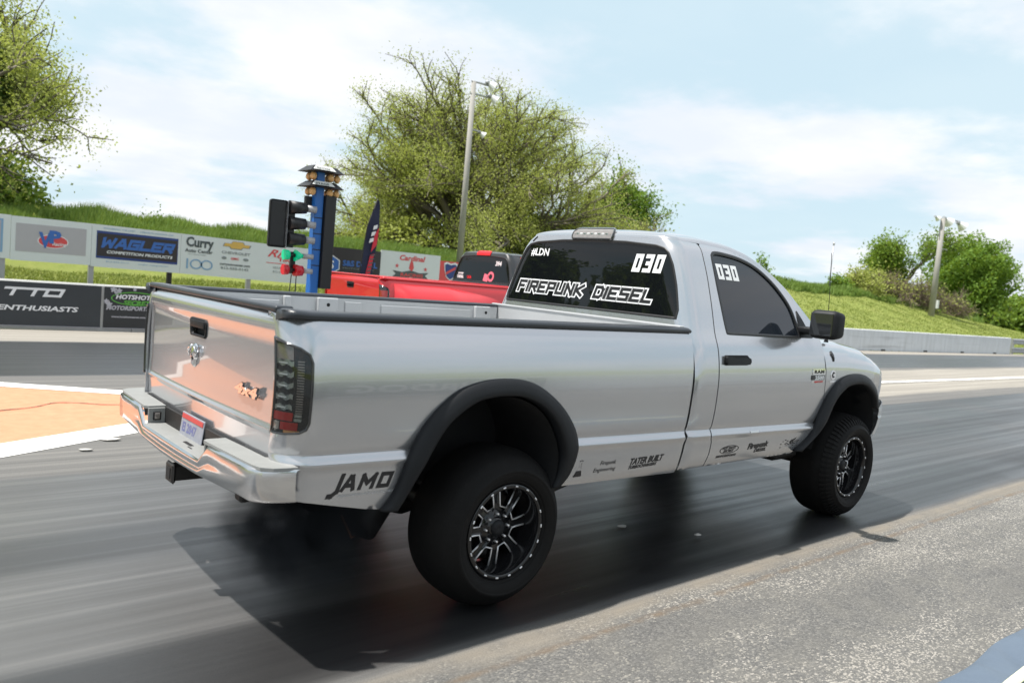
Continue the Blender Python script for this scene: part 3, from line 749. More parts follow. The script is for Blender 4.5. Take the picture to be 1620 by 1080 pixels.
        r=bmesh.ops.extrude_face_region(bmx,geom=[f]); nv=[g for g in r['geom'] if isinstance(g,bmesh.types.BMVert)]
        bmesh.ops.translate(bmx,vec=(0,0,.014),verts=nv); bmesh.ops.recalc_face_normals(bmx,faces=bmx.faces)
        pad=bm_obj('step_pad',bmx,M['steppad'],rb)
        # inner wall of raised end
        box('bumper_end_wall',(-1.262,sg*.405,.782),(.085,.012,.10),M['steppad'],rb,.003)
        if hi: 
            lb=box('plate_lamp',(-1.262,sg*.396,.790),(.040,.010,.045),M['black'],rb,.004); box('plate_lamp_lens',(-1.262,sg*.390,.790),(.026,.004,.030),M['lampclear'],rb,.002)
    box('step_ledge',(-1.272,0,.748),(.105,.80,.012),M['steppad'],rb,.004)
    box('bumper_valance',(-1.215,0,.775),(.012,1.2,.12),M['darksteel'],rb)
    if hi:
        box('hitch_slot',(-1.275,-.12,.7550),(.018,.10,.002),M['black'],rb); box('hitch_slot',(-1.295,-.2,.7550),(.006,.05,.002),M['black'],rb)
        pl=box('licence_plate',(-1.226,-.02,.806),(.006,.30,.115),M['plategrey'],root,.002,rot=Matrix.Rotation(.12,4,'Y'))
        def plt(t,sz,y0,z0,mat,sx=1.0,bold=0):
            fv,ff=font2d(t,sz,bold=bold); return merge('plate_lettering',[on_plane(fv*[sx,1],ff,(-1.2335,y0,z0),(0,-1,0),(.12,0,.99),.0,(-1,0,.12))],mat,pl,False)
        k=NB('plate_blue'); k.set('Base Color',(.12,.13,.28)); M['pblue']=k.m; M['pred']=simple('plate_red',(.45,.05,.05),.4)
        o=plt('EI 2847',.062,.105,.775,M['pblue'],1.0,.002)
        box('plate_band',(-1.2255,-.02,.846),(.003,.28,.022),M['pred'],pl,rot=Matrix.Rotation(.12,4,'Y'))
        # hitch receiver
        hr=box('hitch_receiver',(-1.19,-.02,.600),(.26,.075,.075),M['darksteel'],root,.006)
        box('receiver_collar',(-1.315,-.02,.600),(.02,.10,.10),M['darksteel'],hr,.01); box('receiver_bore',(-1.3265,-.02,.600),(.004,.052,.052),M['black'],hr)
        box('hitch_tube',(-1.12,0,.62),(.07,1.0,.07),M['darksteel'],root,.01)
    # ---------------- chassis
    ch=box('frame_rail',(1.3,-.42,.62),(4.9,.07,.15),M['darksteel'],root,.01); box('frame_rail',(1.3,.42,.62),(4.9,.07,.15),M['darksteel'],root,.01)
    box('underbody',(1.45,0,.80),(5.1,.90,.14),M['black'],root)
    box('inner_body',(2.22,0,1.08),(1.50,1.86,.60),M['black'],root)
    box('cab_interior',(2.0,0,1.5),(1.05,1.45,.50),M['black'],root)
    box('firewall',(3.58,0,1.02),(1.1,1.1,.5),M['black'],root)
    cyl('rear_axle',(0,-.8,.39),(0,.8,.39),.05,M['darksteel'],root); 
    bmx=bmesh.new(); bmesh.ops.create_icosphere(bmx,subdivisions=2,radius=.17); df=bm_obj('differential',bmx,M['darksteel'],root,True); df.location=(0,0,.39)
    cyl('drive_shaft',(.1,0,.42),(2.0,.1,.60),.045,M['darksteel'],root); cyl('front_axle',(3.56,-.8,.39),(3.56,.8,.39),.05,M['darksteel'],root)
    box('crossmember',(3.0,-.5,.52),(.35,.50,.12),M['darksteel'],root,.03)
    if hi:
        cyl('shock_absorber',(.12,-.55,.30),(.30,-.50,.72),.03,M['darksteel'],root)
        cyl('traction_bar',(.05,-.62,.33),(1.15,-.48,.50),.028,M['darksteel'],root)
        tube_obj('exhaust_pipe',[(1.2,-.30,.55),(.5,-.34,.60),(.2,-.36,.74),(-.15,-.38,.66),(-.36,-.40,.50)],.05,M['darksteel'],root,14)
        bmx=bmesh.new(); add_cyl(bmx,(-.34,-.38,.50),(-.53,-.41,.335),.085,.118,28); bmesh.ops.bevel(bmx,geom=[e for e in bmx.edges if len(e.link_faces)==2 and max(len(f.verts) for f in e.link_faces)>4],offset=.035,segments=4,affect='EDGES',profile=.5); et=bm_obj('exhaust_tip',bmx,M['darksteel'],root,True); tube_obj('tip_highlight',[(-.659,-.5,.438),(-.625,-.502,.375),(-.594,-.5,.318),(-.575,-.495,.322)],.006,M['tipshine'],et,6)  # thin copper tube draws the orange reflected highlight along the tip
        box('jack_bracket',(.44,-.80,.585),(.04,.06,.08),M['darksteel'],root,.005)
    for sg in(-1,1):
        # wheel housings
        for x0 in (-.13,3.50):
            V=[];F=[];I=np.array(ARCHI)+[.0,0]; I=crom(I,2)+[ (0 if x0<1 else 3.575),0]; 
            for p in I: V+=[(p[0],sg*.985,p[1]),(p[0],sg*.45,p[1]+.02)]
            for i in range(len(I)-1): F.append((2*i,2*i+1,2*i+3,2*i+2))
            mesh('wheel_liner',V,F,M['black'],root)
            box('wheel_well_back',(x0,sg*.46,.86),(1.0,.02,.60),M['black'],root)
    # ---------------- wheels
    zr,zf=.403,.410
    w=make_wheel(root,0,-.825,zr,-1,spin=.35)
    make_wheel(root,0,.825,zr,1,proto=w,spin=1.1)
    wf=make_wheel(root,3.569,-.845,zf,-1,spin=.8,tread=True) if hi else make_wheel(root,3.569,-.845,zf,-1,proto=w)
    make_wheel(root,3.569,.845,zf,1,proto=wf,spin=.2)
    return root
# ================================================================== silver truck and its lettering
silver=build_truck(dict(hi=True,paint=M['silver'],cabpaint=M['silver'],bedpaint=M['bedin'],caps=True),(0,0,0))
tag(silver,'silver single cab long bed pickup with big black wheels launching in the near lane','pickup truck','pickup trucks on the drag strip')
def dec_side(surf,V2,F,x0,z0,mat,name='lettering',off=.0015,sx=1,sy=1,rot=0):
    V2=np.array(V2)*[sx,sy]; c,s=math.cos(rot),math.sin(rot); V2=np.stack([V2[:,0]*c-V2[:,1]*s,V2[:,0]*s+V2[:,1]*c],1)
    return merge(name,[on_surf(V2,F,surf,x0,z0,off=off)],mat,silver,False)
def fitw(V2,w): V2=np.array(V2); return V2*[w/(V2[:,0].max()-V2[:,0].min()),1]
v,f,_=stroke2d('AMO',.050,.0165,shear=.32,gap=.62,asp=1.12); dec_side(bed_surf,fitw(v,.262),f,-.930,.706,M['decalblk'])
v,f,_=stroke2d('J',.062,.019,shear=.35); dec_side(bed_surf,v,f,-.985,.700,M['decalblk'])
v,f=font2d('PERFORMANCE CLUTCHES',.014,shear=.3); dec_side(bed_surf,fitw(v,.27),f,-.945,.676,M['decalgrey'])
# flask logo
def flask(x0,z0,h):
    o=[(0,0),(.62,0),(.66,.06),(.42,.60),(.42,.94),(.48,.96),(.48,1),(.20,1),(.20,.96),(.26,.94),(.26,.60),(-.02,.08)]
    o=[(a*h*.95+b*h*.10,b*h) for a,b in o]; V,F=tube([(a,b,0) for a,b in o],.0022,4,True)
    V2=[(p[0],p[1]) for p in V]; n=len(o); L=np.array(o); nn=L+ (L.mean(0)-L)*.08
    Vr=list(L)+list(nn); Fr=[(i,(i+1)%n,n+(i+1)%n,n+i) for i in range(n)]
    dec_side(bed_surf,Vr,Fr,x0,z0,M['decalblk'],'logo')
    w=[(0.02*h,.02*h),(.62*h,.02*h),(.545*h,.36*h),(.17*h,.36*h)]; dec_side(bed_surf,w,[(0,1,2,3)],x0,z0,M['decalblk'],'logo',off=.002)
    for k in range(3): dec_side(bed_surf,[(.42*h,(.55+.12*k)*h),(.50*h,(.55+.12*k)*h),(.50*h,(.57+.12*k)*h),(.42*h,(.57+.12*k)*h)],[(0,1,2,3)],x0,z0,M['decalblk'],'logo')
flask(.462,.628,.098)
v,f=font2d('Firepunk',.038,shear=.2); dec_side(bed_surf,fitw(v,.130),f,.655,.684,M['decalblk'])
v,f=font2d('Engineering',.036,shear=.2); dec_side(bed_surf,fitw(v,.180),f,.612,.642,M['decalblk'])
v,f=font2d('TATER BUILT',.062,bold=.0022,shear=.35); dec_side(bed_surf,fitw(v,.30),f,.905,.660,M['decalblk'],rot=.03)
v,f=font2d('TURBOCHARGERS',.030,bold=.0012,shear=.35); dec_side(bed_surf,fitw(v,.25),f,.905,.632,M['decalblk'],rot=.03)
# oval door logo
a=np.linspace(0,2*math.pi,41)[:-1]; rr=[(.105*math.cos(t)+.012*math.sin(t),.036*math.sin(t)) for t in a]; r2=[(.098*math.cos(t)+.011*math.sin(t),.031*math.sin(t)) for t in a]
dec_side(side_surf,rr+r2,[(i,(i+1)%40,40+(i+1)%40,40+i) for i in range(40)],1.895,.690,M['decalblk'],'logo')
v,f=font2d('HOT SHOTS',.030,bold=.0012,shear=.3); dec_side(side_surf,fitw(v,.15),f,1.815,.694,M['decalblk'])
v,f=font2d('SECRET',.030,bold=.0014,shear=.3); dec_side(side_surf,fitw(v,.12),f,1.830,.668,M['decalblk'])
v,f=font2d('MOTORSPORTS',.026,bold=.0014,shear=.35); dec_side(side_surf,fitw(v,.23),f,1.765,.628,M['decalblk'])
v,f=font2d('Firepunk',.072,bold=.0035,shear=.15); dec_side(side_surf,fitw(v,.25),f,2.11,.672,M['decalblk'],rot=.05)
v,f=font2d('DIESEL',.042,bold=.002,shear=.2); dec_side(side_surf,fitw(v,.15),f,2.20,.636,M['decalblk'],rot=.03)
for k in range(46):
    x=random.gauss(2.66,.07); z=random.gauss(.688,.018); s=random.uniform(.002,.008)*(2.2 if k<5 else 1)
    dec_side(side_surf,[(0,0),(s*3,s*.3),(s*3.4,s),(s,s*1.3)],[(0,1,2,3)],x,z,M['decalblk'],'logo')
dec_side(side_surf,[(0,0),(.03,.006),(.07,.03),(.085,.055),(.06,.04),(.02,.03)],[(0,1,2,3,4,5)],2.64,.690,M['decalblk'],'logo')
v,f=font2d('motorsports',.018,shear=.3); dec_side(side_surf,fitw(v,.13),f,2.58,.650,M['decalgrey'])
# small bright strip on the door ledge
dec_side(side_surf,[(0,0),(.10,0),(.10,.011),(0,.011)],[(0,1,2,3)],2.08,.816,M['white'],'reflective_strip',off=.003)
# door badge
def chip(x0,x1,z0,z1,mat,th=.004): 
    return panel('badge',side_surf,[(x0,z0),(x1,z0),(x1,z1),(x0,z1)],mat,silver,step=.03,off=th,flange=th)
chip(2.800,2.975,1.158,1.196,M['chrome']); chip(2.788,2.968,1.118,1.152,M['gloss'],.005); chip(2.790,2.962,1.097,1.114,M['chrome'],.003)
v,f=font2d('RAM',.032,bold=.0018,spacing=1.2); dec_side(side_surf,fitw(v,.14),f,2.818,1.166,M['gloss'],'badge_lettering',off=.0055)
v,f=font2d('2500',.034,bold=.0018); dec_side(side_surf,fitw(v,.13),f,2.83,1.123,M['white'],'badge_lettering',off=.0065)
v,f=font2d('HEAVY DUTY',.015,bold=.0008); dec_side(side_surf,fitw(v,.125),f,2.83,1.099,M['redplastic'],'badge_lettering',off=.0045)
cb2=cyl('badge',(3.105,-.985,1.150),(3.105,-.997,1.150),.036,M['chrome'],silver,seg=28)
box('badge_base',(3.11,-.992,1.10),(.095,.006,.016),M['chrome'],silver,.002)
tube_obj('badge_lettering',[(3.118,-.999,1.163),(3.100,-.999,1.170),(3.090,-.999,1.150),(3.100,-.999,1.131),(3.118,-.999,1.138)],.0035,M['gloss'],silver,5)
# antenna on the far side of the fender
ab=cyl('antenna_base',(3.12,-.90,1.385),(3.12,-.90,1.42),.018,M['plastic'],silver,r1=.008,seg=12); tube_obj('antenna_mast',[(3.12,-.90,1.41),(3.10,-.895,1.75),(3.07,-.89,2.05)],.0024,M['plastic'],silver,5)
chk=panel('fender_vent',fender_surf,[(3.075,1.285),(3.10,1.235),(3.11,1.285),(3.09,1.315)],M['gloss'],silver,step=.03,off=.008,flange=.008)
# rear window lettering
def on_back(V2,F,y0,z0,off,mat,name='lettering',lean=0):
    m=lambda a,b:(float(back_s(y0-a,z0+b)),z0+b)
    return merge(name,[on_surf(V2,F,cab_surf,0,0,off=off,map2=m)],mat,silver,False)
def block(text,h,th,tin,y0,z0,W_,sh=.30,gap=.46,asp=1.1):
    vo,fo,w=stroke2d(text,h,th,sh,gap,asp); vi,fi,_=stroke2d(text,h,tin,sh,gap,asp)
    k=W_/(vo[:,0].max()-vo[:,0].min())
    on_back(vo*[k,1],fo,y0,z0,-.0045,M['white']); on_back(vi*[k,1],fi,y0,z0,-.0030,M['decalblk'],'lettering_fill')
block('FIREPUNK',.068,.040,.021,.700,1.582,.735)
block('DIESEL',.068,.040,.021,-.085,1.582,.545)
v,f,_=stroke2d('030',.092,.026,shear=.22,gap=.50,asp=.70); v=v*[.27/(v[:,0].max()-v[:,0].min()),1]; on_back(v,f,-.40,1.782,-.0045,M['white'])
v,f=font2d('#LDN',.074,bold=.002,shear=.1); on_back(fitw(v,.195),f,.615,1.848,-.0045,M['white'])
v,f,_=stroke2d('030',.078,.022,shear=0,gap=.46,asp=.70); v=v*[.235/(v[:,0].max()-v[:,0].min()),1]
merge('lettering',[on_surf(v,f,side_surf,1.832,1.782,off=-.0085)],M['white'],silver,False)
# ================================================================== red truck
red=build_truck(dict(hi=False,paint=M['red'],cabpaint=M['blackpaint'],bedpaint=M['red'],caps=False),(5.32,7.95,0))
red.scale=(1.05,1.05,1.05)
tag(red,'red pickup with a black cab and bulging rear fenders in the far lane','pickup truck','pickup trucks on the drag strip')
for sg in(-1,1):
    V=[];F=[];nx,nz=30,12
    for i in range(nx):
        x=-1.02+2.15*i/(nx-1); fx=float(np.interp(x,[-1.02,-.97,-.86,.05,.6,1.13],[0,.6,1,1,.55,0]))
        for j in range(nz):
            t=j/(nz-1); z=.62+.74*t; g=(1-t**5); zt=z
            V.append((x,sg*(float(Wz(np.array(z)))+.005+.26*fx*g),z-.10*max(0,x)*t))
    for i in range(nx-1):
        for j in range(nz-1): F.append((i*nz+j,(i+1)*nz+j,(i+1)*nz+j+1,i*nz+j+1))
    mesh('wide_fender',V,F,M['red'],red)
def rback(V2,F,y0,z0,mat):
    m=lambda a,b:(float(back_s(y0-a,z0+b)),z0+b)
    merge('lettering',[on_surf(V2,F,cab_surf,0,0,off=-.003,map2=m)],mat,red,False)
v,f=font2d('394',.11,bold=.004,shear=.1); rback(v,f,-.36,1.80,M['white'])
v,f=font2d('DIESEL',.065,bold=.003); rback(v,f,.70,1.54,M['white']); v,f=font2d('power',.06,bold=.002); rback(v,f,.68,1.61,M['white']); v,f=font2d('USA',.07,bold=.003); rback(v,f,.40,1.54,M['redplastic'])
M['pink']=simple('pink_vinyl',(.70,.16,.22),.5)
aa=np.linspace(0,2*math.pi,25)[:-1]; rback([(.09*math.cos(t),.09*math.sin(t)) for t in aa]+[(.05*math.cos(t),.05*math.sin(t)) for t in aa],[(i,(i+1)%24,24+(i+1)%24,24+i) for i in range(24)],-.28,1.60,M['pink'])
rback([(-.13,-.06),(.0,-.08),(.03,.04),(-.10,.07)],[(0,1,2,3)],-.20,1.58,M['pink'])
# ================================================================== setting
def ystrip(name,x0,x1,y0,y1,z,mat,dy=(0,0),kind='structure'):
    o=mesh(name,[(x0,y0,z),(x1,y0+dy[0],z),(x1,y1+dy[1],z),(x0,y1,z)],[(0,1,2,3)],mat,None,False); tag(o,kind=kind); return o
def Hc(x): return np.interp(x,[-200,20,40,55,60,73,94,130,300],[2.42,2.46,2.85,2.92,2.6,1.9,.35,0,0])
def ground_z(x,y):
    x=np.asarray(x,float);y=np.asarray(y,float)
    f=np.interp(y,[-300,-8,12.2,13.2,15,20,23.0,24.6,27,60,200],[0,0,0,.02,.16,.63,.93,1.0,1.0,.85,.4])
    n=.10*np.sin(x*.9+y*.31)*np.sin(y*.7+x*.13)+.06*np.sin(x*2.3+1)*np.sin(y*1.9)
    return Hc(x)*f-.02*(y<12.5)+n*np.clip((y-15)/6,0,1)*np.clip(Hc(x),0,1)-.03
k=NB('grass_ground')
big=k.noise(.35,5,.6); fine=k.noise(14,6,.7); mid=k.noise(2.2,5,.65)
sepg=k.n('ShaderNodeSeparateXYZ'); k.l(k.coord(),sepg.inputs[0])
c1=k.mix(k.ramp(mid,[(.3,0.0),(.7,1.0)]),(.13,.19,.035),(.21,.25,.055)); c2=k.mix(k.ramp(fine,[(.25,0.0),(.8,1.0)]),c1,(.26,.275,.085)); 
k.set('Base Color',k.mix(k.ramp(big,[(.55,0.0),(.8,.35)]),c2,(.27,.23,.10))); k.set('Roughness',.95); k.set('Specular IOR Level',.15); k.bump(k.noise(30,5,.75),.8,.06)
M['grass']=k.m
xs=np.concatenate([np.linspace(-400,-30,14),np.linspace(-28,100,180),np.linspace(104,1800,40)]); ys=np.concatenate([np.linspace(-900,-12,16),np.linspace(-10,12,12),np.linspace(12.4,30,64),np.linspace(31,60,20),np.linspace(70,1500,24)])
X,Y=np.meshgrid(xs,ys,indexing='ij'); Z=ground_z(X,Y); Z=np.where((Y<12.3)&(Y>-8),-.03,Z)
V=np.stack([X,Y,Z],-1).reshape(-1,3); ny=len(ys)
ii,jj=np.meshgrid(np.arange(len(xs)-1),np.arange(ny-1),indexing='ij'); a=(ii*ny+jj).ravel()
terr=fastmesh('ground',V,np.stack([a,a+ny,a+ny+1,a+1],1),4,M['grass'],smooth=True); tag(terr,kind='structure')
# ---- asphalt, banded across the strip
k=NB('drag_strip_asphalt')
st=k.n('ShaderNodeSeparateXYZ'); k.l(k.coord(),st.inputs[0]); Yc=st.outputs[1]
wob=k.math('MULTIPLY',k.math('SUBTRACT',k.noise(1.0,6,.62,sc=(.35,1.2,1)),.5),.55)
Yw=k.math('ADD',Yc,wob)
wob2=k.math('MULTIPLY',k.math('SUBTRACT',k.noise(3,5,.6,sc=(.25,1,1)),.5),.10); Yn=k.math('ADD',Yc,wob2)
def band(Yv,lo,hi,s=.15):
    a=k.n('ShaderNodeMapRange',interpolation_type='SMOOTHSTEP'); k.l(Yv,a.inputs[0]); a.inputs[1].default_value=lo-s;a.inputs[2].default_value=lo+s
    b=k.n('ShaderNodeMapRange',interpolation_type='SMOOTHSTEP'); k.l(Yv,b.inputs[0]); b.inputs[1].default_value=hi-s;b.inputs[2].default_value=hi+s
    return k.math('MULTIPLY',a.outputs[0],k.math('SUBTRACT',1.0,b.outputs[0]))
stoneN=k.n('ShaderNodeTexVoronoi'); stoneN.inputs['Scale'].default_value=1.0; k.l(k.coord(scale=(84,135,90),rot=(0,0,math.radians(41))),stoneN.inputs['Vector'])
stone=stoneN.outputs['Color']; sepc=k.n('ShaderNodeSeparateColor'); k.l(stone,sepc.inputs[0])
patch=k.noise(.9,6,.65,sc=(.4,1.8,1)); patch2=k.noise(5,5,.6)
thr=k.math('ADD',sepc.outputs[0],k.math('MULTIPLY',k.math('SUBTRACT',patch,.5),1.5))
agg=k.ramp(thr,[(0.0,(.083,.082,.080)),(.45,(.112,.110,.106)),(.80,(.150,.146,.138)),(.95,(.235,.222,.195)),(1.0,(.32,.30,.27))])
agg=k.mix(k.ramp(patch2,[(.40,0.0),(.75,.5)]),agg,(.155,.148,.132))
s1=k.noise(1.0,7,.62,sc=(.10,7,1)); s2=k.noise(1.0,6,.6,sc=(.28,26,1)); s3=k.noise(1.0,4,.5,sc=(1.1,70,1),loc=(3,1,0)); bl=k.noise(.55,4,.55)
stm=k.math('ADD',k.math('MULTIPLY',s1,.62),k.math('ADD',k.math('MULTIPLY',s2,.28),k.math('MULTIPLY',s3,.10)))
rub=k.ramp(stm,[(.30,(.009,.009,.010)),(.47,(.022,.023,.025)),(.56,(.042,.043,.046)),(.70,(.080,.080,.082))])
grey=k.ramp(stm,[(.3,(.085,.083,.080)),(.5,(.13,.127,.122)),(.7,(.21,.20,.185))])
conc=k.ramp(stm,[(.3,(.15,.14,.125)),(.5,(.26,.24,.21)),(.7,(.42,.39,.34))])
tan=k.ramp(stm,[(.3,(.125,.112,.095)),(.6,(.225,.20,.165)),(.75,(.31,.275,.23))])
col=agg
col=k.mix(k.math('MULTIPLY',band(Yw,-1.36,14,.07),k.ramp(patch2,[(.25,.35),(.6,1.0)])),col,tan)
col=k.mix(k.math('MULTIPLY',band(Yn,-1.43,-1.39,.02),k.ramp(patch2,[(.35,0.0),(.65,.8)])),col,(.14,.10,.065))
col=k.mix(band(Yn,-1.22,14,.05),col,grey)
lane=k.math('MULTIPLY',band(Yn,-1.18,2.35,.07),k.ramp(bl,[(.25,.72),(.6,1.0)])); col=k.mix(lane,col,rub)
# gap between lanes: lighter downtrack
xr=k.n('ShaderNodeMapRange'); k.l(st.outputs[0],xr.inputs[0]); xr.inputs[1].default_value=3; xr.inputs[2].default_value=9
col=k.mix(k.math('MULTIPLY',band(Yw,3.0,6.1,.15),xr.outputs[0]),col,conc)
xl=k.n('ShaderNodeMapRange'); k.l(st.outputs[0],xl.inputs[0]); xl.inputs[1].default_value=.6; xl.inputs[2].default_value=-2.2
col=k.mix(k.math('MULTIPLY',k.math('MULTIPLY',band(Yn,-1.3,2.6,.2),xl.outputs[0]),k.ramp(bl,[(.3,.35),(.6,.75)])),col,grey)
far=k.math('ADD',Yn,k.math('MULTIPLY',st.outputs[0],.022))
col=k.mix(band(far,7.05,10.75,.06),col,rub); col=k.mix(band(far,10.85,14.5,.05),col,conc)
# groove darkening where the tyres run
col=k.mix(k.math('MULTIPLY',band(Yn,-1.12,-.50,.10),.80),col,(.008,.008,.009)); col=k.mix(k.math('MULTIPLY',band(Yn,.5,1.1,.14),.62),col,(.012,.012,.013))
k.set('Base Color',col)
gl=k.math('MAXIMUM',lane,band(far,7.05,10.75,.06))
k.set('Roughness',k.math('SUBTRACT',.88,k.math('MULTIPLY',gl,k.math('ADD',.27,k.math('MULTIPLY',s1,.54)))))
k.set('Specular IOR Level',k.math('ADD',.35,k.math('MULTIPLY',gl,.5)))
hb=k.math('ADD',k.math('MULTIPLY',k.math('SUBTRACT',1.0,stoneN.outputs['Distance']),k.math('SUBTRACT',1.0,gl)),k.math('MULTIPLY',k.noise(180,4,.7),.5)); k.bump(hb,.55,.004)
M['asph']=k.m
ystrip('drag_strip',-70,420,-8,16.35,0,M['asph'],dy=(0,-23.4))
# painted wedge between the lanes
k=NB('orange_paint'); w1=k.noise(2.2,6,.65,sc=(.6,2,1)); w2=k.noise(9,5,.6)
colr=k.mix(k.ramp(w2,[(.35,0.0),(.7,1.0)]),(.52,.215,.115),(.60,.26,.145)); k.set('Base Color',k.mix(k.ramp(w1,[(.66,0.0),(.74,.8)]),colr,(.26,.22,.18))); k.set('Roughness',.7); k.bump(k.noise(120,3,.6),.15,.004); M['orange']=k.m
k=NB('white_road_paint'); w1=k.noise(3,6,.65,sc=(.6,2,1)); k.set('Base Color',k.mix(k.ramp(w1,[(.58,0.0),(.74,.7)]),(.70,.69,.66),(.36,.34,.31))); k.set('Roughness',.7); k.bump(k.noise(120,3,.6),.15,.004); M['wpaint']=k.m
P=lambda n,pts,z,mat: tag(mesh(n,[(x,y,z) for x,y in pts],[tuple(range(len(pts)))],mat,None,False),kind='structure')
# wedge: near edge through (-1.5,3.46)-(-.40,4.0); far edge through (-1.11,6.28)-(-.02,5.53)
ne=lambda x:3.46+(x+1.5)*.49; fe=lambda x:6.28-(x+1.11)*.69
xt=(6.28-1.11*.69-3.46-1.5*.49)/(.49+.69)
P('painted_wedge',[(-4.6,ne(-4.6)),(xt,ne(xt)),(-4.6,fe(-4.6))],.004,M['orange'])
P('painted_line',[(-4.6,ne(-4.6)-.56),(xt+.55,ne(xt+.55)-.33),(xt,ne(xt)),(-4.6,ne(-4.6))],.004,M['wpaint'])
P('painted_line',[(-4.6,fe(-4.6)),(xt,fe(xt)),(xt+.55,ne(xt+.55)-.33),(-4.6,fe(-4.6)+.33)],.008,M['wpaint'])
P('painted_line',[(xt+.5,4.62),(60,3.30),(60,3.60),(xt+.5,4.80)],.012,M['wpaint'])
P('painted_line',[(60,3.30),(250,-1.2),(250,-.9),(60,3.60)],.016,M['wpaint'])
# crack sealed with tar across the wedge
cr=[(-1.6,4.7),(-1.29,4.86),(-1.1,4.92),(-.95,5.02),(-.8,5.16),(-.6,5.12),(-.4,4.98),(-.1,4.90),(.25,4.86)]
crp=crom(cr,4); V=[];F=[]
for i,p in enumerate(crp): w=.008+.006*random.random(); V+=[(p[0],p[1]-w,.0115),(p[0],p[1]+w,.0115)]
for i in range(len(crp)-1): F.append((2*i,2*i+2,2*i+3,2*i+1))
tag(mesh('pavement_crack',V,F,M['black'],None,False),kind='structure')
# loose scraps of rubber and paper
def scrap(x,y,s,mat,label,cat='scrap'):
    V=[];n=7
    for i in range(n):
        t=2*math.pi*i/n; r=s*random.uniform(.6,1.1); V.append((r*1.9*math.cos(t),r*math.sin(t),.012+random.uniform(0,.008)))
    V.append((0,0,.022)); V+=[(a*.95,b*.95,.009) for a,b,c in V[:n]]
    F=[(i,(i+1)%n,n) for i in range(n)]+[(n+1+i,n+1+(i+1)%n,(i+1)%n,i) for i in range(n)]
    o=mesh('paper_scrap',V,F,mat,None,False); o.location=(x,y,0); o.rotation_euler=(0,0,random.uniform(-.6,.2)); tag(o,label,cat)
M['paper']=simple('dirty_paper',(.50,.48,.45),.8,0,.2,20)
scrap(-.737,3.33,.045,M['paper'],'larger pale scrap lying just below the painted white line at left')
scrap(-.99,3.02,.030,M['paper'],'small pale scrap nearest the bumper on grey asphalt below the white line')
scrap(1.64,-.34,.019,M['paper'],'pale scrap in the truck shadow between the wheels')
scrap(2.0,-.72,.015,M['paper'],'tiny pale scrap in the shadow toward the front wheel')
0 and scrap(.42,-1.05,.012,M['paper'],'speck of litter at the shadow edge right of the rear tyre')
# blue vinyl mat at the bottom right corner
k=NB('blue_vinyl'); k.set('Base Color',k.mix(k.noise(3,4,.6),(.075,.10,.14),(.105,.14,.185))); k.set('Roughness',.5); k.bump(k.noise(1.2,4,.5,sc=(3,.8,1)),.5,.05); M['bluev']=k.m
V=[];F=[];nx,ny_=60,14
for i in range(nx):
    for j in range(ny_):
        x=.6+3.4*i/(nx-1); t=j/(ny_-1); y=-2.58-.45*t+.0*(x); z=.022+.016*math.sin(x*9+t*5+math.sin(x*3))*math.sin(t*math.pi)+.010*math.sin(x*21+t*9)
        V.append((x,y+.012*math.sin(x*7),z if 0<j<ny_-1 else .006))
for i in range(nx-1):
    for j in range(ny_-1): F.append((i*ny_+j,(i+1)*ny_+j,(i+1)*ny_+j+1,i*ny_+j+1))
mat_=empty('vinyl_mat',(0,0,0)); tag(mat_,'wrinkled blue vinyl mat at the bottom right corner','mat')
mesh('mat_sheet',V,F,M['bluev'],mat_)
M['ystrip']=simple('pale_yellow_edge',(.75,.74,.50),.6)
box('mat_edge',(2.3,-2.79,.032),(3.4,.05,.022),M['ystrip'],mat_,.008,rot=Matrix.Rotation(0,4,'Z'))
# ---- walls
k=NB('white_painted_concrete'); _d=k.noise(1.3,6,.7,sc=(3,1,.5)); _e=k.noise(.5,5,.6,sc=(.3,1,6)); k.set('Base Color',k.mix(k.ramp(_e,[(.56,0.0),(.70,.5)]),k.mix(k.ramp(_d,[(.4,0.0),(.72,.6)]),(.62,.64,.66),(.44,.45,.45)),(.25,.25,.25))); k.set('Roughness',.8); k.bump(k.noise(20,4,.6),.2,.004); M['concw']=k.m
M['concg']=simple('grey_concrete',(.45,.45,.44),.85,0,.15,2,bump=.2,bs=20)
wy=lambda x:12.86-.0478*x
def wall(x0,x1,step,mat,label,slots=True):
    root=empty('barrier_wall',(x0,wy(x0),0)); tag(root,label,'barrier','low barrier walls along the far lane'); root.rotation_euler=(0,0,math.atan(-.0478)); L=0
    while L<x1-x0-.1:
        V=[];F=[]; l=step-.012
        pf=[(-.28,0),(-.28,.07),(-.17,.25),(-.105,.86),(-.09,.885),(.09,.885),(.105,.86),(.17,.25),(.28,.07),(.28,0)] if slots is None else [(0,0),(.0,.86),(.02,.885),(.20,.885),(.22,.86),(.22,0)]
        bm=bmesh.new(); a=[bm.verts.new((L,y,z)) for y,z in pf]; b=[bm.verts.new((L+l,y,z)) for y,z in pf]; n=len(pf)
        for i in range(n-1): bm.faces.new((a[i],b[i],b[i+1],a[i+1]))
        bm.faces.new(a[::-1]); bm.faces.new(b)
        o=bm_obj('barrier_block',bm,mat,root)
        if slots: box('drain_slot',(L+l*.5,-.004,.035),(.34,.03,.07),M['black'],o)
        L+=step
    return root
wall(-14.0,9.9,4.0,M['concg'],'grey barrier wall at left carrying the dark sponsor banners',False)
wall(10.2,45.9,3.96,M['concw'],'long white barrier wall beyond the far lane at right')
